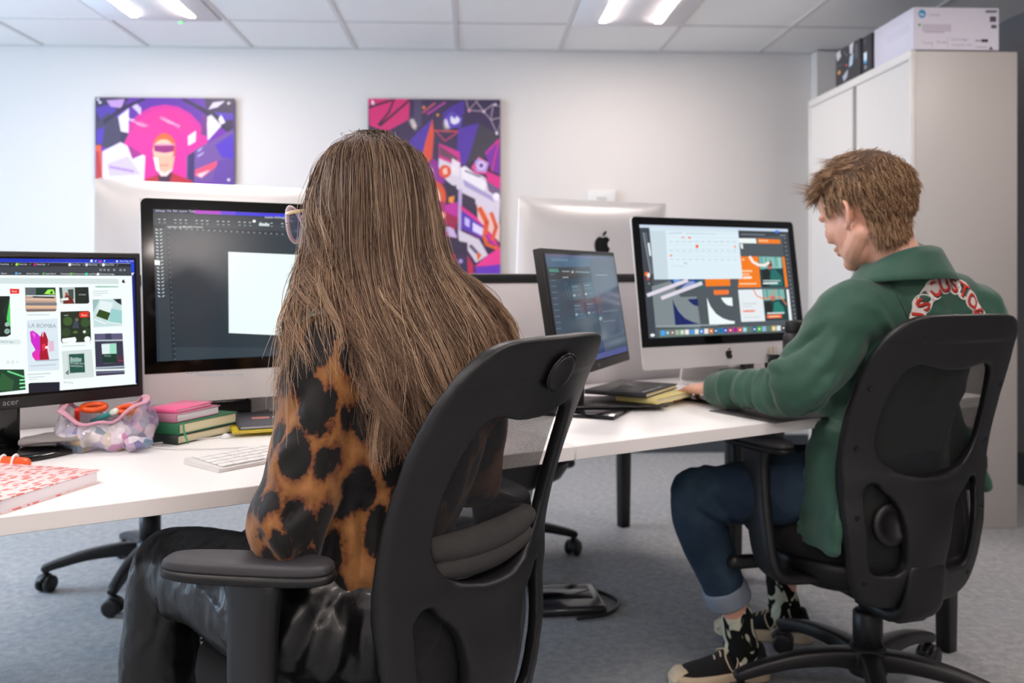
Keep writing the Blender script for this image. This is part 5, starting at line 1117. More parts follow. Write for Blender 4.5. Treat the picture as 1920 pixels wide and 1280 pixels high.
b.sweep([(.91, 2.25, .50, .13, .09), (.92, 2.24, .70, .12, .085), (.935, 2.18, .90, .14, .085), (.94, 2.13, 1.0, .12, .075), (.93, 2.12, 1.06, .06, .06)], SIDE, n=20)
b.sweep([(.935, 2.115, 1.02, .062), (.908, 2.120, 1.09, .058, .062), (.870, 2.135, 1.15, .060, .064)], SIDE, n=18)
head_parts(b, MH, 1.09)
for s_, e_, h_ in ((sL, eL, hL), (sR, eR, hR)):
    b.sweep([s_+(.052,), mid(s_, e_, .5)+(.045,), e_+(.038,)], (1, 0, 0), n=14)
    b.sweep([e_+(.036,), mid(e_, h_, .35)+(.030,), mid(e_, h_, .8)+(.025,), h_+(.028, .022)], (0, 0, 1), n=14)
for h_, k_, a_ in ((hipL, kneeL, ankL), (hipR, kneeR, ankR)):
    b.sweep([h_+(.08,), k_+(.056,)], (0, 0, 1), n=14, sub=1); b.sweep([k_+(.052,), mid(k_, a_, .35)+(.052,), mid(k_, a_, .85)+(.036,), a_+(.034,)], (1, 0, 0), n=16)
hand_parts(b, T((hL[0], hL[1], .772)) @ RZ(R(116)) @ RY(R(5)), -1, (16, 30, 22), 7, sc=1.04)
hand_parts(b, T((hR[0], hR[1], .772)) @ RZ(R(128)) @ RY(R(5)), 1, (16, 30, 22), sc=1.0)
me = remesh(b.mesh(), .0036, 2); ml_('body', me, m_skin)
for s in (1, -1):
    b = MB(); b.T = MH @ Matrix.Scale(1.09, 4); b.ell((.078, .028*s, .005), (.0105, .0115, .0105), n=10); ml_('eye', b.mesh(), M('eye_white', 'e8e4e0', .2))

# jacket
m_jac, nt, p = nodes_mat('green_twill', .62, .35)
p.inputs['Sheen Weight'].default_value = .2
tc = N(nt, 'TexCoord'); nz = N(nt, 'TexNoise', i_Scale=7., i_Detail=4.); nt.links.new(tc.outputs['Object'], nz.inputs['Vector'])
rp = ramp(nt, nz.outputs['Fac'], [(.3, '264c3e'), (.7, '355c4d')]); nt.links.new(rp.outputs[0], p.inputs['Base Color'])
n2 = N(nt, 'TexNoise', i_Scale=900., i_Detail=2.); nt.links.new(tc.outputs['Object'], n2.inputs['Vector']); bp = N(nt, 'Bump', i_Strength=.3, i_Distance=.0008); nt.links.new(n2.outputs['Fac'], bp.inputs['Height']); nt.links.new(bp.outputs[0], p.inputs['Normal'])
b = MB()
b.sweep([(.895, 2.250, .445, .182, .128), (.900, 2.250, .50, .182, .130), (.908, 2.245, .60, .176, .125), (.918, 2.230, .74, .172, .122), (.930, 2.195, .86, .182, .120), (.940, 2.150, .95, .190, .110), (.942, 2.130, 1.005, .165, .090), (.930, 2.122, 1.050, .100, .072), (.922, 2.124, 1.085, .070, .066)], SIDE, n=34, sub=5, sq=2.3)
b.sweep([(.84, 2.09, .975, .080), sL[:2]+(.978, .070), mid(sL, eL, .3)+(.072,), mid(sL, eL, .7)+(.070,), (.642, 2.070, .812, .064)], (0, 0, 1), n=24)
b.sweep([(.665, 2.060, .820, .062), (.625, 2.090, .800, .054, .056), (.600, 2.150, .795, .050, .050), (.562, 2.240, .785, .045, .045), (.535, 2.310, .780, .043, .041), (.530, 2.322, .780, .044, .040)], (0, 0, 1), n=24)
b.sweep([(1.04, 2.17, .972, .080), sR[:2]+(.968, .070), mid(sR, eR, .5)+(.072,), eR+(.064,)], (0, 0, 1), n=24)
b.sweep([eR+(.060,), mid(eR, hR, .5)+(.05,), mid(eR, hR, .85)+(.042,)], (0, 0, 1), n=20)
# loose flaps of the hem: left front panel and right pocket side
b.sweep([(.760, 2.150, .70, .06, .022), (.735, 2.145, .58, .07, .018), (.720, 2.140, .47, .075, .014), (.718, 2.138, .432, .075, .012)], tuple(fv), n=20, sq=3)
b.sweep([(1.075, 2.29, .74, .06, .030), (1.13, 2.30, .64, .06, .024), (1.175, 2.31, .535, .055, .014)], tuple(fv), n=20, sq=3)
me = remesh(b.mesh(), .0055, 5)
folds(me, [((.72, 1.975, .93), (.66, 2.03, .84), 0.0136, .014), ((.70, 2.0, .97), (.63, 2.06, .86), -0.0119, .012), ((.66, 2.02, .80), (.72, 1.99, .86), 0.0136, .012), ((.64, 2.05, .76), (.70, 2.01, .79), -0.0119, .012), ((.64, 2.04, .85), (.60, 2.09, .84), 0.0119, .012),
           ((.60, 2.12, .84), (.595, 2.10, .76), 0.0136, .010), ((.585, 2.16, .84), (.58, 2.14, .75), -0.0119, .009), ((.575, 2.19, .83), (.565, 2.18, .75), 0.0119, .010), ((.56, 2.22, .83), (.55, 2.22, .75), -0.0085, .009), ((.55, 2.25, .82), (.54, 2.25, .75), 0.0068, .009), ((.62, 2.08, .86), (.60, 2.06, .76), -0.0102, .010),
           ((.80, 1.94, 1.03), (.87, 1.98, .90), 0.0085, .010), ((.83, 1.95, .93), (.88, 1.99, .78), -0.0102, .014), ((.86, 1.99, .86), (.84, 2.01, .70), 0.0119, .016), ((.95, 1.995, 1.0), (1.04, 2.03, .96), 0.0085, .014), ((.88, 2.01, 1.03), (1.0, 2.03, 1.02), 0.0068, .012),
           ((.735, 2.04, .66), (.725, 2.035, .48), 0.0119, .012), ((.76, 2.03, .68), (.765, 2.03, .50), -0.0136, .012), ((.79, 2.03, .72), (.80, 2.03, .55), 0.0119, .014), ((.71, 2.06, .60), (.705, 2.06, .45), -0.0085, .012)])
wrinkle(me, .014, 8, 6); wrinkle(me, .006, 22, 3)
JACKET = ml_('jacket', me, m_jac)
jme = me
bvh = BVHTree.FromPolygons([tuple(q) for q in getv(jme)], [tuple(p_.vertices) for p_ in jme.polygons])
# seams, hem band, cuff
def cast_line(pts, dirv, off=.0012):
    out = []
    for q in pts:
        h, nn, i_, d_ = bvh.ray_cast(Vector(q)-Vector(dirv)*.6, Vector(dirv), 1.2)
        if h is not None: out.append(tuple(h+nn*off)+(.0013,))
    return out
vd = V3(.36, .93, 0).normalized()
seamM = M('seam_thread', '234b3c', .7)
for pts in ([(.80+.045*sin(t*2.4)+.02*t, 1.9, 1.045-.24*t) for t in np.linspace(0, 1, 16)], [(.70+.09*t, 1.9, .475) for t in np.linspace(0, 1, 8)], [(.70+.12*t, 1.9, .465+.0*t) for t in np.linspace(0, 1, 8)]):
    L_ = cast_line(pts, vd)
    if len(L_) > 3: b = MB(); b.sweep(L_, (1, 0, 0), n=6, sub=2); ml_('seam', b.mesh(), seamM, None)
# collar: stands round the neck and folds down
v = []; f_ = []; nA, nB = 44, 9
for i in range(nA+1):
    a = R(20 + 320*i/nA)                     # 180 = nape, opening toward the front
    dirv = fv*cos(a)+lv*sin(a); back = max(0, -cos(a))
    c = V3(.912, 2.126, 1.082+.018*back) - fv*.004
    for j in range(nB+1):
        t = j/nB
        if t < .5: r = .072+.010*(1-t*2)+.004; z = .054*(t*2)*(.75+.45*back)
        else: u_ = (t-.5)*2; r = .076+.036*u_; z = .054*(.75+.45*back)*(1-u_*1.25)
        p3 = c + dirv*(r*(1+.10*abs(sin(a)))) + V3(0, 0, z - .02)
        v.append(tuple(p3))
for i in range(nA):
    for j in range(nB): q = i*(nB+1)+j; f_.append((q, q+nB+1, q+nB+2, q+1))
b = MB(); b.add(v, f_); me = b.mesh(); o = ml_('collar', me, m_jac); md = o.modifiers.new('s', 'SOLIDIFY'); md.thickness = .004; md.offset = 0
# dark cuff tab at the right pocket
b = MB(); b.rbox(-.02, -.004, -.03, .02, .004, .03, .003, 2); b.T = Matrix.Identity(4); o = b.build('pocket_tab', m_black, man); o.matrix_local = MINV @ T((1.205, 2.325, .575)) @ RZ(R(30))

# arched back patch, projected on the jacket
PO = V3(1.000, 2.05, .985); px_ = -lv.normalized(); pz_ = V3(0, 0, 1); pdir = fv
def onback(x, y, off):
    q = PO + px_*x + pz_*y
    h, nn, i_, d_ = bvh.ray_cast(q - pdir*.5, pdir, 1.0)
    if h is None: return tuple(q)
    return tuple(h + nn*off)
def patch_mesh(polys, off):
    v = []; f_ = []
    for P in polys:
        o = len(v); v += [onback(x, y, off) for x, y in P]; f_.append(tuple(range(o, o+len(P))))
    b = MB(); b.add(v, f_, 0, False); return b.mesh()
word = 'US CUSTOM'; rad = .086; ANG = [176, 152, 0, 122, 99, 77, 56, 33, 8]; white = []; red = []; dark = []
n_ = len(word)
for i, ch in enumerate(word):
    a = R(ANG[i]); cx, cy = rad*cos(a), rad*sin(a)-.02
    if ch != ' ':
        white.append([(cx+.023*cos(t), cy+.023*sin(t)) for t in np.linspace(0, 2*pi, 16)[:-1]])
        vs, fs, wd = text_polys(ch, True); sz = .047; ca, sa = cos(a-pi/2), sin(a-pi/2)
        for F2 in fs:
            red.append([(cx+((vs[k][0]-wd/2)*ca-(vs[k][1]-.35)*sa)*sz, cy+((vs[k][0]-wd/2)*sa+(vs[k][1]-.35)*ca)*sz) for k in F2])
            dark.append([(x+.0022, y-.0022) for x, y in red[-1]])
ring = []
for i in range(30):
    a0, a1 = R(196-212*i/30), R(196-212*(i+1)/30); ring.append([(r_*cos(a), r_*sin(a)-.02) for a, r_ in ((a0, rad-.017), (a0, rad+.018), (a1, rad+.018), (a1, rad-.017))])
ml_('back_patch', patch_mesh(white+ring, .0016), M('patch_white', 'e6ded8', .7))
ml_('patch_shadow_letters', patch_mesh(dark, .0024), M('patch_dark', '3a1418', .7)); ml_('patch_letters', patch_mesh(red, .0032), M('patch_red', 'c8342a', .6))

# jeans
m_jean, nt, p = nodes_mat('denim', .85, .2)
tc = N(nt, 'TexCoord'); nz = N(nt, 'TexNoise', i_Scale=6., i_Detail=5.); nt.links.new(tc.outputs['Object'], nz.inputs['Vector'])
rp = ramp(nt, nz.outputs['Fac'], [(.32, '1a2535'), (.55, '29394a'), (.75, '405260')]); nt.links.new(rp.outputs[0], p.inputs['Base Color'])
n2 = N(nt, 'TexNoise', i_Scale=700., i_Detail=2.); nt.links.new(tc.outputs['Object'], n2.inputs['Vector']); bp = N(nt, 'Bump', i_Strength=.5, i_Distance=.001); nt.links.new(n2.outputs['Fac'], bp.inputs['Height']); nt.links.new(bp.outputs[0], p.inputs['Normal'])
b = MB()
b.sweep([(.905, 2.25, .50, .165, .12), (.91, 2.23, .56, .15, .11), (.92, 2.2, .62, .13, .10)], SIDE, n=24)
b.sweep([hipL+(.095, .09), (.66, 2.275, .530, .085, .085), (.53, 2.325, .505, .072, .076), kneeL+(.066, .070)], (0, 0, 1), n=22)
b.sweep([(.53, 2.33, .515, .060), kneeL+(.064, .070), (.492, 2.355, .42, .068, .066), (.530, 2.375, .32, .062, .062), (.562, 2.385, .238, .055, .057)], (1, 0, 0), n=24)
b.sweep([hipR+(.095, .09), kneeR+(.068,)], (0, 0, 1), n=22, sub=1)
b.sweep([kneeR+(.068,), (.80, 2.63, .40, .064), (.80, 2.655, .22, .056)], (1, 0, 0), n=22)
me = remesh(b.mesh(), .0055, 5)
folds(me, [((.50, 2.27, .52), (.58, 2.28, .46), -.010, .014), ((.45, 2.29, .45), (.52, 2.30, .42), .006, .012), ((.52, 2.28, .47), (.62, 2.24, .50), .006, .012), ((.47, 2.30, .49), (.53, 2.29, .44), -.006, .010), ((.50, 2.31, .36), (.56, 2.33, .24), .005, .014), ((.60, 2.21, .58), (.66, 2.2, .50), .006, .012)])
wrinkle(me, .006, 14, 7); ml_('jeans', me, m_jean)
for (x, y, z, dx, dy) in ((.564, 2.386, .236, .018, .006), (.80, 2.655, .22, 0, .004)):
    b = MB(); b.sweep([(x-dx*.6, y-dy*.6, z+.022, .058, .060), (x-dx*.2, y-dy*.2, z+.006, .061, .062), (x+dx*.5, y+dy*.5, z-.020, .060, .060), (x+dx*.6, y+dy*.6, z-.024, .056, .057)], (1, 0, 0), n=26, flat=True, sub=3)
    ml_('turned_up_cuff', b.mesh(), M('denim_inside', '7d8794', .85, bump=.4, bscale=700, bdist=.001))
# socks
m_sock, nt, p = nodes_mat('patterned_sock', .9, .2)
tc = N(nt, 'TexCoord'); mp = N(nt, 'Mapping'); mp.inputs['Scale'].default_value = (1, 1, .55); nt.links.new(tc.outputs['Object'], mp.inputs[0]); nz = N(nt, 'TexNoise', i_Scale=24., i_Detail=1., i_Distortion=1.2); nt.links.new(mp.outputs[0], nz.inputs['Vector'])
rp = ramp(nt, nz.outputs['Fac'], [(.0, '131414'), (.53, '131414'), (.55, 'b6b8a0'), (.64, 'c8c8b4')]); nt.links.new(rp.outputs[0], p.inputs['Base Color'])
for (a_, hx) in ((ankL, 192), (ankR, 165)):
    b = MB(); d = V3(cos(R(hx)), sin(R(hx)), 0); a3 = Vector(a_)
    b.sweep([(a3.x-.012, a3.y-.004, .175, .040, .042), (a3.x-.006, a3.y, .13, .039, .042), (a3.x+.002, a3.y, .09, .042, .046), tuple(V3(a3.x, a3.y, .060)+d*.01)+(.040, .050), tuple(V3(a3.x, a3.y, .040)+d*.05)+(.030, .024)], tuple(V3(-d.y, d.x, 0)), n=20)
    me = remesh(b.mesh(), .004, 3); ml_('sock', me, m_sock)
    # shoe, local x toward the toe
    SM_ = MINV @ T((a3.x, a3.y, 0)) @ RZ(R(hx)); sh = empty('shoe'); sh.parent = man; sh.matrix_local = SM_
    sole = [(-.075, -.022), (-.078, 0), (-.075, .022), (-.055, .034), (0, .036), (.07, .043), (.13, .046), (.175, .036), (.198, .012), (.198, -.012), (.175, -.036), (.13, -.044), (.07, -.038), (0, -.034), (-.055, -.034)][::-1]
    sole = [tuple(q[:2]) for q in cr(sole+[sole[0]], 4)[:-1]]
    b = MB(); b.prism(sole, .001, .033, r=.004)
    o = b.build('rubber_sole', M('cream_rubber', 'd2bfa2', .6), sh); o.data.shade_smooth()
    b = MB()
    b.sweep([(-.050, 0, .045, .030, .028), (-.02, 0, .052, .033, .036), (.03, 0, .050, .034, .034), (.085, 0, .040, .038, .024), (.14, 0, .034, .037, .018), (.165, 0, .030, .028, .014)], (0, 1, 0), n=24)
    b.sweep([(-.055, 0, .05, .028, .020), (-.052, 0, .085, .026, .012)], (0, 1, 0), n=16, sub=1)
    me = remesh(b.mesh(), .0035, 3); o = link('canvas_upper', me, M('black_canvas', '121214', .9, bump=.4, bscale=800), sh)
    b = MB(); b.sweep([(.19, 0, .020, .030, .010), (.175, 0, .038, .030, .006), (.16, 0, .043, .028, .003)], (0, 1, 0), n=14); b.build('toe_bumper', M('cream_rubber', 'd2bfa2', .6), sh)
    for k in range(5):
        x = .035+.017*k; z = .083-.009*k; h = .016+.001*k
        b = MB(); b.sweep([(x, -h, z-.012, .0022), (x+.004, -h*.5, z+.001, .0024), (x+.009, h*.5, z+.001, .0024), (x+.012, h, z-.012, .0022)], (0, 0, 1), n=8); b.build('lace', M('cream_lace', 'cdb79a', .8), sh)
    for s in (1, -1):
        b = MB(); b.sweep([(.045, 0, .086, .002), (.035, .022*s, .086, .002), (.025, .036*s, .066, .002), (.04, .040*s, .040, .002), (.055, .030*s, .070, .002), (.045, 0, .086, .002)], (0, 0, 1), n=8, sub=6); b.build('lace_bow', M('cream_lace', 'cdb79a', .8), sh)
        b = MB(); b.T = T((.012, .0365*s, .048)) @ RX(R(90)); pts = [(-.022, -.018), (.026, -.018), (.026, -.006), (.008, -.006), (.010, .014), (-.006, .018), (-.022, .004)]; b.prism(pts, -.002, .002); b.build('side_patch', M('white_patch', 'e0dad6', .7), sh)

# short textured hair
Hm = MH @ Matrix.Scale(1.09, 4)
rs = np.random.RandomState(5); S = []
K2 = 10; t2 = np.linspace(0, 1, K2)[:, None]
def scalp(az, el):
    d = np.array([cos(el)*cos(az), cos(el)*sin(az), sin(el)])
    c = np.array([-.010, 0, .034]); r = np.array([.104, .078, .092]); return c + d*r, d
M4 = np.array(Hm)
def tuft(n, strandsper, azr, elr, length, comb, lift, curl, spread):
    for c in range(n):
        az = rs.uniform(*azr); el = rs.uniform(*elr)
        # hairline: none on the face, short round the ear
        if abs(az) < R(52) and el < R(30): continue
        if R(60) < abs(az) < R(105) and el < R(-4): continue
        q, d = scalp(az, el); Lc = length*(.75+.5*rs.rand()); cb = comb(az, el)
        cb = cb/np.linalg.norm(cb); dr = d*lift + cb*(1-lift) + rs.normal(0, .13, 3); dr /= np.linalg.norm(dr)
        sd = np.cross(dr, d)+1e-4; sd /= np.linalg.norm(sd); ph = rs.rand()*6.28
        cv = rs.normal(0, 1)*curl
        for s in range(strandsper):
            o1 = rs.normal(0, spread, 3); L = Lc*(.8+.4*rs.rand())
            P = (q+o1) + dr*(L*t2) - d*(lift*.55*L*t2**2) + sd*(cv*L*t2**2) + d*(.10*L*np.sin(t2*5+ph)*curl) + rs.normal(0, .06, 3)*L*t2**2
            P = P - o1*.45*t2
            # keep outside the skull
            c0 = np.array([-.010, 0, .034]); r0 = np.array([.100, .074, .088]); e = (P-c0)/r0; nr = np.linalg.norm(e, axis=1, keepdims=True); P = np.where(nr < 1.02, c0+e/nr*1.02*r0, P)
            S.append(P)
fwd = lambda az, el: np.array([.9, .25*np.sign(sin(az)+.1), -.15])
down = lambda az, el: np.array([-.12, 0, -1.0])
tuft(420, 16, (-pi, pi), (R(22), R(90)), .034, fwd, .16, .5, .0055)
tuft(150, 16, (R(-75), R(75)), (R(28), R(62)), .036, lambda a, e: np.array([.8, .3, -.6]), .25, .8, .0045)
tuft(420, 16, (R(70), R(290)), (R(-8), R(35)), .030, down, .22, .1, .005)
tuft(380, 16, (R(100), R(260)), (R(-42), R(0)), .018, down, .18, .05, .005)
tuft(50, 12, (R(58), R(80)), (R(-22), R(20)), .016, down, .15, .05, .003)
for c in range(300):
    az = rs.uniform(R(112), R(248)); el = rs.uniform(R(-52), R(25)); d = np.array([cos(el)*cos(az), cos(el)*sin(az), sin(el)])
    q = np.array([-.014, 0, -.040]) + d*np.array([.064, .054, .060]); Lc = .020*(.7+.5*rs.rand())
    for s in range(14):
        dr = np.array([.10, 0, -1.0]) + d*.25 + rs.normal(0, .12, 3); dr /= np.linalg.norm(dr)
        S.append((q+rs.normal(0, .0045, 3)) + dr*(Lc*t2) - d*(.003*t2**2))
S = np.array(S); S = S @ M4[:3, :3].T + M4[:3, 3]
m_hair2 = hair_mat('short_brown_hair', [(0, '5a4030'), (.4, '846349'), (.75, 'b08c68'), (1, 'd8b48c')], .38)
ml_('hair', strands('hair2', S, m_hair2, man, .00055), m_hair2)
b = MB(); b.T = Hm
b.ell((-.012, 0, .038), (.102, .0775, .0905), n=24)
me = b.mesh(); bm = bmesh.new(); bm.from_mesh(me); inv = Hm.inverted()
kill = []
for vv in bm.verts:
    q = inv @ vv.co; az = math.atan2(q.y, q.x+.012)
    if (abs(az) < R(50) and q.z < .09) or (R(50) <= abs(az) < R(106) and q.z < .035) or q.z < -.045: kill.append(vv)
bmesh.ops.delete(bm, geom=kill, context='VERTS'); bm.to_mesh(me); bm.free()
o = ml_('hair_underlayer', me, M('hair_under2', '4c3626', .8, bump=.9, bscale=250)); md = o.modifiers.new('s', 'SOLIDIFY'); md.thickness = .004; md.offset = 1
# ------------------------------------------------------------------ things on the desks
def thing(name, mw, label, cat, group=None):
    e = empty(name); e.matrix_world = mw; tag(e, label, cat, group); return e
def at(x, y, rz=0, z=DZ): return T((x, y, z)) @ RZ(R(rz))

m_page = M('paper_edges', 'ece6d8', .8, bump=.3, bscale=600)
m_cream = M('cream_pages', 'e6dcb8', .8)
def book(name, mw, w, d, h, cover, label, page=m_page, cat='book', soft=False, group=None):
    """spine along local -x side, w across, d deep"""
    e = thing(name, mw, label, cat, group)
    t = .0022
    b = MB(); b.rbox(0, 0, 0, w, d, t, .0009, 1); b.rbox(0, 0, h-t, w, d, h, .0009, 1); b.rbox(-.001, 0, 0, t*1.4, d, h, .001, 1); b.build('cover', cover, e)
    b = MB(); b.box(t*1.2, .003, t, w-.004, d-.003, h-t); b.build('pages', page, e); return e

# white keyboard in front of the woman
m_key = M('key_white', 'f4f3f2', .5)
e = thing('keyboard', at(-.415, 1.768, 50), 'flat white keyboard on the desk left of the woman', 'keyboard')
b = MB(); b.prism([(-.21, -.055), (.21, -.055), (.21, .06), (-.21, .06)], 0, .006, r=.0015); b.add([(-.21,-.055,.006),(.21,-.055,.006),(.21,.06,.006),(-.21,.06,.006),(-.209,-.054,.0065),(.209,-.054,.0065),(.209,.059,.011),(-.209,.059,.011)], [(4,5,6,7),(0,1,5,4),(1,2,6,5),(2,3,7,6),(3,0,4,7)], 0, False)
b.build('keyboard_body', M('keyboard_case', 'e6e5e4', .4), e)
for r_ in range(5):
    n_ = [14, 14, 13, 12, 9][r_]; yv = .043-.0205*r_; zz = .0068+.0045*((yv+.055)/.115)
    ws = [.399/n_]*n_
    if r_ == 4: ws = [.028]*4+[.16]+[.028]*4; k_ = .399/sum(ws); ws = [q*k_ for q in ws]
    x = -.1995
    for q in ws:
        b = MB(); b.rbox(x+.0012, yv-.0085, zz, x+q-.0012, yv+.0085, zz+.0028, .001, 1); b.build('key', m_key, e); x += q
# cable of the keyboard
b = MB(); b.sweep([(-.52, 1.79, .7325, .0014), (-.60, 1.77, .7325, .0014), (-.69, 1.78, .7325, .0014), (-.73, 1.82, .7325, .0014), (-.64, 1.88, .7325, .0014), (-.50, 2.0, .7325, .0014), (-.45, 2.1, .7325, .0014)], (0, 0, 1), n=8, sub=8); tag(b.build('cable', M('cable_white', 'dcdad8', .5)), 'thin white cable looping on the desk behind the keyboard', 'cable')

# patterned notebook, near left
m_spot, nt, p = nodes_mat('red_spot_cover', .45)
tc = N(nt, 'TexCoord'); mp = N(nt, 'Mapping'); mp.inputs['Scale'].default_value = (1.0, 1.8, 1); nt.links.new(tc.outputs['Object'], mp.inputs[0])
nz = N(nt, 'TexNoise', i_Scale=60., i_Detail=1.); nt.links.new(mp.outputs[0], nz.inputs['Vector'])
mxv = N(nt, 'Mix'); mxv.data_type = 'VECTOR'; mxv.inputs[0].default_value = .012; nt.links.new(mp.outputs[0], mxv.inputs[4]); nt.links.new(nz.outputs['Color'], mxv.inputs[5])
vo = N(nt, 'TexVoronoi', i_Scale=52., i_Randomness=.8); nt.links.new(mxv.outputs[1], vo.inputs['Vector'])
rp = ramp(nt, vo.outputs['Distance'], [(.0, 'e06a62'), (.37, 'e58580'), (.43, 'f4dcdc')], 'LINEAR'); nt.links.new(rp.outputs[0], p.inputs['Base Color'])
book('notebook', at(-.735, 1.296, 75), .21, .25, .022, m_spot, 'pale pink hardback notebook with red spots, near corner of the left desk', M('white_pages', 'efeaf0', .8), 'notebook')
# orange zip pouch thing at the left edge
e = thing('staple_remover', at(-.885, 1.575, 10), 'orange and black gadget at the left edge of the desk', 'desk gadget')
b = MB(); b.sweep([(-.04, 0, .014, .016, .012), (.0, 0, .015, .02, .013), (.035, 0, .014, .015, .011)], (0, 1, 0), n=16); b.build('orange_body', M('orange_plastic', 'e8581c', .3), e)
for x in (-.02, 0, .02):
    b = MB(); b.sweep([(x, -.021, .012, .002, .003), (x, -.012, .026, .002, .003), (x, .0, .029, .002, .003), (x, .012, .026, .002, .003), (x, .021, .012, .002, .003)], (1, 0, 0), n=8); b.build('rib', m_white, e)
b = MB(); b.rbox(-.045, -.018, 0, .04, .018, .006, .002, 1); b.build('underside', m_black, e)

# grey felt sleeve on the monitor base
b = MB()
P = []
for k, (x, w_) in enumerate(((-.05, .028), (-.015, .036), (.03, .036), (.06, .028))): P.append((x, 0, .012+.003*sin(k), w_, .007))
b.sweep(P, (0, 1, 0), n=20, sq=3); me = remesh(b.mesh(), .003, 4); wrinkle(me, .004, 25, 3)
o = link('felt_pouch', me, M('grey_felt', '8f8b8a', .95, bump=.4, bscale=400)); o.matrix_world = at(-.885, 1.745, 18, DZ+.0135); tag(o, 'folded grey felt pouch lying on the black monitor base', 'pouch')

# clear iridescent pencil case
m_irid, nt, p = nodes_mat('iridescent_clear_plastic', .12, .8, .5)
tc = N(nt, 'TexCoord'); nz = N(nt, 'TexNoise', i_Scale=30., i_Detail=2., i_Distortion=.2); nt.links.new(tc.outputs['Object'], nz.inputs['Vector'])
vp = N(nt, 'TexVoronoi', i_Scale=48.); nt.links.new(tc.outputs['Object'], vp.inputs['Vector']); sr = N(nt, 'SeparateColor'); nt.links.new(vp.outputs['Color'], sr.inputs[0])
rp = ramp(nt, sr.outputs[0], [(.0, '4a4a98'), (.14, 'd8d2e0'), (.3, '8a90b4'), (.42, 'ece8f0'), (.55, 'b8a8c8'), (.66, 'd894c0'), (.78, 'f0ecf2'), (.88, 'b89a68'), (1, '6a90b0')]); nt.links.new(rp.outputs[0], p.inputs['Base Color'])
nz2 = N(nt, 'TexNoise', i_Scale=19., i_Detail=1.); nt.links.new(tc.outputs['Object'], nz2.inputs['Vector'])
rp2 = N(nt, 'MapRange'); rp2.inputs[1].default_value = .35; rp2.inputs[2].default_value = .6; rp2.inputs[3].default_value = .3; rp2.inputs[4].default_value = .9; nt.links.new(nz2.outputs['Fac'], rp2.inputs[0]); nt.links.new(rp2.outputs[0], p.inputs['Alpha'])
bp = N(nt, 'Bump', i_Strength=.7, i_Distance=.01); nt.links.new(nz.outputs['Fac'], bp.inputs['Height']); nt.links.new(bp.outputs[0], p.inputs['Normal'])
PCm = at(-.805, 1.790, 12) @ Matrix.Scale(.9, 4)
e = thing('pencil_case', PCm, 'clear iridescent pencil case with pink zip, open and full of pens', 'pencil case')
nu, nv = 48, 10; v = []; f = []
for j in range(nv+1):
    t = j/nv
    for i in range(nu):
        a = 2*pi*i/nu; rx = .098*(.92+.10*sin(pi*t))*(1+.05*sin(3*a+2*t)); ry = (.055+.012*sin(pi*t)-.004*t)*(1+.08*sin(2*a+1))
        v.append((rx*cos(a)+.006*sin(5*t+a), ry*sin(a), .004+.078*t*(1+.22*cos(2*a)+.12*sin(a+.6))+.004*sin(7*a)))
for j in range(nv):
    for i in range(nu): k = (i+1) % nu; f.append((j*nu+i, j*nu+k, (j+1)*nu+k, (j+1)*nu+i))
v.append((0, 0, .003)); 
for i in range(nu): f.append((len(v)-1, (i+1) % nu, i))
b = MB(); b.add(v, f); me = b.mesh(); wrinkle(me, .010, 30, 5); so = link('pouch_wall', me, m_irid, e)
rim = [tuple(getv(me)[nv*nu+i]) for i in range(nu)]
b = MB(); b.sweep([(x, y, z+.004, .0035, .009) for x, y, z in rim+rim[:1]], (0, 0, 1), n=8, sub=1, cap=False); b.build('zip_tape', M('pink_zip', 'd8a0b4', .6, bump=.8, bscale=500), e)
b = MB(); b.ell((.08, -.06, .02), (.03, .018, .016), n=10); me = b.mesh(); wrinkle(me, .008, 40, 2); link('side_pocket', me, m_irid, e)
def stick(name, a, b_, r, col, label, cat, tip=None):
    mb = MB(); mb.sweep([a+(r,), b_+(r,)], (0, 0, 1) if abs(Vector(b_)[2]-a[2]) < .05 else (1, 0, 0), n=12, sub=1)
    o = mb.build(name, M('stick_'+col, col, .35)); o.matrix_world = PCm; tag(o, label, cat)
    if tip:
        mb = MB(); d = (Vector(b_)-Vector(a)).normalized(); q = Vector(b_)+d*.003
        mb.sweep([tuple(q)+(r*1.05,), tuple(q+d*.012)+(r*1.05,)], (0, 0, 1), n=12, sub=1); mb.build('cap', M('stick_'+tip, tip, .35), o)
stick('marker_pen', (-.03, .03, .055), (.022, -.030, .082), .0065, '3f9c9c', 'teal marker pen with pale end poking out of the pencil case', 'pen', 'dfe8dc')
stick('felt_pen', (-.06, .02, .05), (-.05, -.02, .088), .0055, 'e0301c', 'red felt pen standing inside the pencil case', 'pen')
stick('felt_pen', (.05, .02, .045), (.085, .03, .095), .005, '4a3ad0', 'blue violet pen at the back of the pencil case', 'pen')
stick('green_pen', (.00, .0, .04), (.035, -.038, .062), .004, '3aa04a', 'green pen lying low in the pencil case', 'pen')
e = thing('scissors', PCm @ T((.005, .005, .085)) @ RX(R(18)), 'orange-handled scissors in the open pencil case', 'scissors')
for s, (cx, cy) in ((1, (.045, -.005)), (-1, (-.030, .012))):
    P = [(cx+.024*cos(2*pi*k/16), cy+.015*sin(2*pi*k/16), 0, .0065) for k in range(17)]
    b = MB(); b.sweep(P, (0, 0, 1), n=10, sub=2, cap=False); b.build('handle', M('orange_plastic', 'e8581c', .3), e)
b = MB(); b.sweep([(-.008, .0, -.008, .006, .002), (.03, .04, -.03, .004, .001)], (1, 0, 0), n=8, sub=1); b.build('blade', m_alu, e)

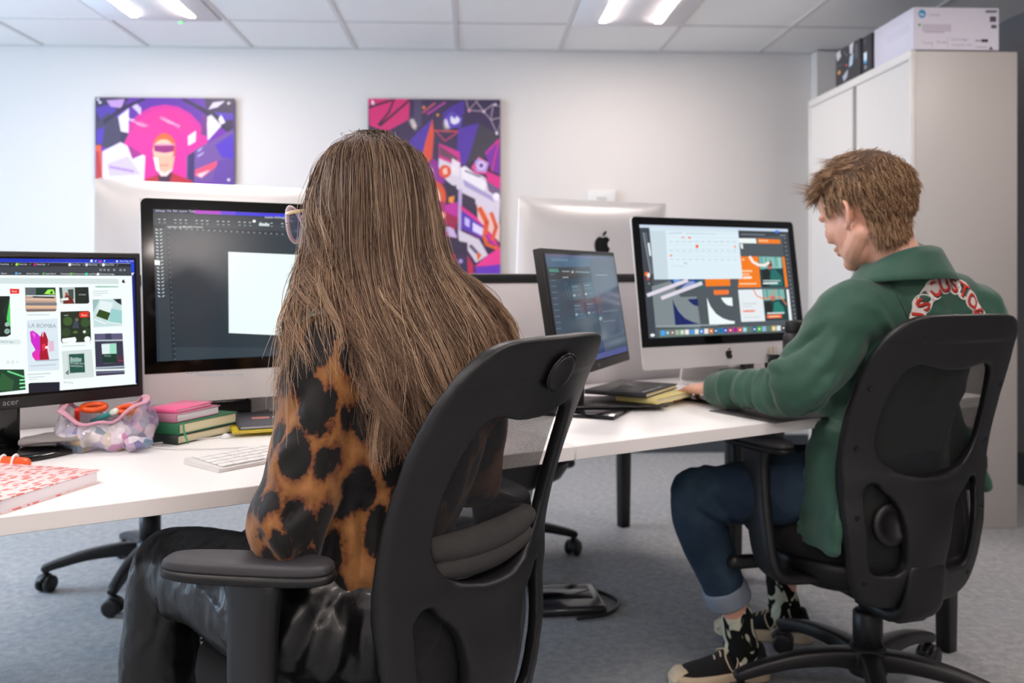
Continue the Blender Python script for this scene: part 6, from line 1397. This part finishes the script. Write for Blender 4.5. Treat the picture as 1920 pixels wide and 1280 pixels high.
# stack of books
m_green = M('green_cloth', '1f6b45', .6, bump=.2, bscale=500); m_dkgreen = M('dark_cover', '1b2a24', .5)
BK = at(-.672, 1.822, 65)
def stk(z, dx=0, dy=0, r=0): return BK @ T((dx, dy, z)) @ RZ(R(r))
book('book', stk(0), .175, .105, .019, m_dkgreen, 'dark green hardback with cream pages, bottom of the stack beside the pencil case', m_cream)
book('book', stk(.0195, .002, -.002, 1.5), .175, .105, .023, m_green, 'bright green hardback with cream pages, second from the bottom of the stack', m_cream)
b = MB(); b.sweep([(.0, 0, .0, .0025, .0005), (0, -.003, -.02, .0025, .0005), (.001, -.012, -.040, .0025, .0005)], (1, 0, 0), n=6); o = b.build('ribbon_marker', M('green_ribbon', '3a9a70', .5)); o.matrix_world = stk(.0425, .012, -.0035); tag(o, 'green ribbon bookmark hanging over the front of the book stack', 'bookmark')
book('notebook', stk(.043, .005, .008, 4), .135, .085, .018, M('mauve_cover', 'b4788e', .5), 'mauve notebook with white pages on top of the green book', M('white_pages', 'efeaf0', .8), 'notebook')
book('notebook', stk(.0615, .010, .012, 8), .12, .075, .008, M('hot_pink_cover', 'f2679c', .4), 'thin hot pink notebook topping the stack beside the pencil case', M('white_pages', 'efeaf0', .8), 'notebook')
o = (lambda b: (b.rbox(-.07, -.05, 0, .07, .05, .010, .003, 1), b.build('tissue_pack', M('pinkish_white_paper', 'e8d8dc', .6)))[1])(MB()); o.matrix_world = at(-.70, 2.12, 25, DZ+.052); tag(o, 'pale pink packet behind the hot pink notebook', 'packet')
o = (lambda b: (b.rbox(-.08, -.055, 0, .08, .055, .052, .003, 1), b.build('black_box', m_black))[1])(MB()); o.matrix_world = at(-.70, 2.12, 25); tag(o, 'black box under the pale pink packet behind the book stack', 'box')

# leaflets leaning under the big screen, papers and grey notebook
def leaf(name, mw, w, d, mat, label, items=None, h=.0012):
    e = thing(name, mw, label, 'paper')
    b = MB(); b.box(0, 0, 0, w, d, h); b.build('sheet', mat, e); return e
LF = at(-.70, 2.14, 10, DZ+.004)
e = thing('leaflet', LF @ RX(R(22)), 'glossy leaflet with a blue photo leaning under the left silver computer', 'leaflet')
b = MB(); b.box(-.10, -.08, .0, .12, .10, .0012); b.build('sheet', M('leaflet_grey', 'a9a9b2', .25), e)
print_mesh('print', [('p', [(.05,1),(.45,0),(.62,0),(.3,1)], '23364f'), ('p', [(.3,1),(.62,0),(.66,0),(.38,1)], '3f6fa0'), ('p', [(.42,1),(.72,0),(.78,0),(.5,1)], 'd8d8e0'), ('p', [(.5,1),(.78,0),(.95,0),(.8,1)], '4c4c54')], .22, .18, m_ink, e, T((-.10, .10, .0016)) @ RX(R(-90)))
e = thing('leaflet', at(-.62, 2.2, -12, DZ+.006) @ RX(R(20)), 'pale pink leaflet leaning behind the white papers', 'leaflet')
b = MB(); b.box(-.05, -.05, 0, .07, .06, .001); b.build('sheet', M('pinkish_white_paper', 'e8d8dc', .6), e)
o = (lambda b: (b.rbox(-.05, -.035, 0, .05, .035, .05, .003, 1), b.build('black_box', m_black))[1])(MB()); o.matrix_world = at(-.47, 2.30, 31); tag(o, 'small black box under the right part of the left silver computer', 'box')
for k, (dx, dy, r_) in enumerate(((0, 0, 12), (.015, .01, 20), (-.01, .02, 28))):
    o = (lambda b: (b.box(-.105, -.148, 0, .105, .148, .0016), b.build('paper_sheet', M('paper_white', 'eeecef', .7)))[1])(MB()); o.matrix_world = at(-.58+dx, 2.15+dy, 31.4+r_, DZ+.0005+.0022*k)
    tag(o, ['white paper sheet lowest under the dark grey notebook', 'white paper sheet in the middle of the pile under the dark grey notebook', 'white paper sheet topmost of the pile behind the dark grey notebook'][k], 'paper')
m_yel = M('yellow_cover', 'd8c21a', .5)
e = book('notebook', at(-.585, 1.900, 20, DZ+.008), .20, .19, .006, m_yel, 'notebook with a yellow cover lying under the dark grey one', M('white_pages', 'efeaf0', .8), 'notebook')
e = book('notebook', at(-.574, 1.908, 21, DZ+.0145), .20, .19, .009, M('charcoal_cover', '4a4a50', .5), 'charcoal notebook with white lettering, left of the woman\'s hair', M('grey_pages', 'c8c8cc', .8), 'notebook')
print_mesh('cover_lettering', [('r', .17, .42, .36, .56, 'd08a86'), ('t', 'PINDL', .38, .54, .16, 'e0dee0'), ('r', .5, .72, .85, .75, '8a8a90')], .20, .19, m_ink, e, T((0, .19, .0093)) @ RX(R(-90)))
b = MB(); b.lathe([(.010, 0), (.012, .002), (.006, .008), (.002, .010)], 14); o = b.build('adhesive_tack', M('clear_tack', 'e8e8ea', .3)); o.matrix_world = at(-.60, 1.90); tag(o, 'crumpled clear plastic scrap beside the yellow notebook', 'scrap')

# ---- right desk
e = thing('folder', at(.250, 2.335, 8, DZ+.0105), 'open black folder lying over the base of the sideways monitor', 'folder')
b = MB(); b.rbox(-.11, -.09, 0, .13, .10, .005, .002, 1); b.build('lower_cover', m_black, e)
e = book('notebook', at(.335, 2.262, 60, DZ+.0325), .23, .17, .012, M('notebook_black', '1c1b20', .5), 'black notebook with white script lettering beside the man\'s hand', M('cream_pages', 'e6dcb8', .8), 'notebook')
print_mesh('cover_lettering', [('t', 'monochrome', .08, .93, .105, 'e8e8ea')], .23, .17, m_ink, e, T((0, .17, .0123)) @ RX(R(-90)))
e = book('notepad', at(.362, 2.262, 52, DZ+.0165), .19, .12, .015, M('cream_cover', 'ddd08a', .6), 'yellow notepad half hidden under the black notebook', m_cream, 'notepad')
for k, (x, y, r_) in enumerate(((.40, 2.62, 15), (.45, 2.60, -8))):
    o = (lambda b: (b.box(-.148, -.105, 0, .148, .105, .0016), b.build('paper_sheet', M('paper_white', 'eeecef', .7)))[1])(MB()); o.matrix_world = at(x, y, r_, DZ+.001+.0022*k)
    tag(o, ['lower loose white sheet of paper under the right silver computer', 'upper loose white sheet of paper under the right silver computer'][k], 'paper')
e = thing('phone', at(.52, 2.43, 35, DZ+.0005), 'black phone lying beyond the man\'s fingers', 'phone')
b = MB(); b.rbox(-.035, -.07, 0, .035, .07, .008, .003, 2); b.build('phone_body', m_blackg, e)
e = thing('desk_mat', at(.68, 2.26, 31.4, DZ+.0003), 'dark grey desk mat under the man\'s forearm', 'desk mat')
b = MB(); b.rbox(-.16, -.115, 0, .30, .10, .0022, .001, 1); b.build('mat', M('mat_grey', '504d50', .8, bump=.3, bscale=900), e)
e = thing('keyboard', at(.80, 2.44, 31.4, DZ+.001), 'silver keyboard in front of the right silver computer, behind the man\'s arm', 'keyboard')
b = MB(); b.rbox(-.14, -.055, 0, .14, .055, .008, .002, 1); b.build('keyboard_body', m_alu, e)
for r_ in range(5):
    for k in range(13):
        b = MB(); b.rbox(-.135+k*.0208, -.050+.0203*r_, .008, -.135+k*.0208+.0185, -.050+.0203*r_+.018, .0100, .0008, 1); b.build('key', m_key, e)
# black drinks bottle
b = MB(); e = thing('drinks_bottle', at(.832, 2.67), 'black metal drinks bottle standing at the right end of the orange screen', 'bottle')
b.lathe([(.030, 0), (.034, .004), (.034, .145), (.032, .160), (.026, .170)], 32); b.build('bottle_body', M('bottle_black', '2a282a', .4), e)
b = MB(); b.lathe([(.027, .170), (.0275, .172), (.0275, .200), (.025, .204), (.0, .205)], 32); b.build('bottle_cap', m_black, e)
# clear cup with paper clips and cables behind
e = thing('drinking_glass', at(.83, 2.86), 'clear glass holding pale sticks under the right silver computer', 'glass')
mg, nt, p = nodes_mat('clear_glass', .02); p.inputs['Transmission Weight'].default_value = 1; p.inputs['IOR'].default_value = 1.45
b = MB(); b.lathe([(.03, 0), (.034, .09), (.032, .09), (.028, .004), (.001, .004)], 28); b.build('glass_wall', mg, e)
for k in range(4):
    b = MB(); b.sweep([(-.015+.01*k, 0, .006, .002), (-.02+.013*k, .01*(k-1), .11, .002)], (1, 0, 0), n=8, sub=1); o = b.build('wooden_stirrer', M('pale_wood', 'c8b090', .7)); o.matrix_world = e.matrix_world.copy() if False else at(.83, 2.86)
    tag(o, 'pale stick standing in the clear glass under the right silver computer', 'stick', 'sticks in the glass')
for k, P in enumerate(([(.62, 2.80), (.70, 2.74), (.78, 2.80), (.74, 2.87), (.66, 2.85)], [(.66, 2.92), (.76, 2.86), (.86, 2.93), (.95, 2.90)])):
    b = MB(); b.sweep([(x, y, DZ+.004+(.02*(i % 2)), .0022) for i, (x, y) in enumerate(P)], (0, 0, 1), n=8, sub=8); tag(b.build('cable', M('cable_white', 'dcdad8', .5)), ['white cable coiled on the desk beneath the right silver computer', 'white cable running along the divider behind the right silver computer'][k], 'cable')
e = thing('hard_drive', at(.70, 2.93, 31), 'small black drive standing behind the right silver computer\'s stand', 'drive')
b = MB(); b.rbox(-.05, -.02, 0, .05, .02, .035, .003, 1); b.build('casing', m_black, e)
# mouse cable / wires of the sideways monitor
b = MB(); b.sweep([(.30, 2.36, DZ+.055, .002), (.36, 2.45, DZ+.03, .002), (.48, 2.52, DZ+.006, .002), (.56, 2.50, DZ+.004, .002)], (0, 0, 1), n=8, sub=8); tag(b.build('cable', M('grey_cable', '9a9894', .5)), 'grey cable crossing the loose white papers', 'cable')

# ---- on the floor
e = thing('handbag', T((-.65, 1.99, .0)) @ RZ(R(20)) @ Matrix.Scale(.82, 4), 'black pleated leather handbag with gold and pearl beads, on the floor by the woman\'s leg', 'bag')
b = MB(); b.sweep([(0, 0, .02, .14, .06), (0, 0, .12, .15, .065), (0, 0, .22, .12, .045), (0, 0, .25, .10, .02)], (1, 0, 0), n=24, sq=3); me = remesh(b.mesh(), .006, 3)
v = getv(me); n_ = getn(me); v += n_*(.004*np.sin(v[:, 0]*260))[:, None]; setv(me, v); link('bag_body', me, M('bag_leather', '0e0e10', .25, bump=.3, bscale=120), e)
b = MB(); b.sweep([(-.10, 0, .23, .004), (-.09, -.01, .31, .004), (-.02, -.01, .34, .004), (.07, 0, .30, .004), (.10, 0, .23, .004)], (0, 1, 0), n=8); b.build('strap', M('bag_leather', '0e0e10', .25), e)
m_gold = M('gold', 'd8b060', .2, metal=1); m_pearl = M('pearl', 'e8e2d8', .15)
for k in range(6):
    b = MB(); b.ell((-.02+.014*k, -.05, .262+.008*k), (.008, .008, .008), n=8); b.build('bead', m_gold if k % 2 else m_pearl, e)
e = thing('floor_tray', T((.19, 2.93, 0)) @ RZ(R(6)), 'low black plastic device on the carpet beneath the desk', 'floor device')
b = MB(); b.rbox(-.13, -.10, .0, .10, .12, .030, .012, 3); b.build('tray_body', M('smoky_plastic', '2c2c2f', .15), e)
b = MB(); b.rbox(-.10, -.02, .0302, .07, .09, .034, .002, 1); b.build('glossy_lid', m_blackg, e)
b = MB(); b.sweep([(.0, -.13, .008, .006), (.10, -.10, .008, .006), (.155, -.01, .008, .006), (.12, .08, .008, .006), (.05, .15, .008, .006)], (0, 0, 1), n=10, sub=6); o = b.build('cable', m_black); o.matrix_world = T((.19, 2.93, 0)) @ RZ(R(6)); tag(o, 'thick black cable looped beside the black floor device', 'cable')
b = MB(); b.sweep([(-.95, 2.05, .006, .005), (-.86, 2.28, .006, .005), (-.75, 2.37, .006, .005), (-.60, 2.34, .006, .005)], (0, 0, 1), n=8, sub=6); tag(b.build('cable', M('grey_cable', '9a9894', .5)), 'grey cable on the carpet at the lower left', 'cable')
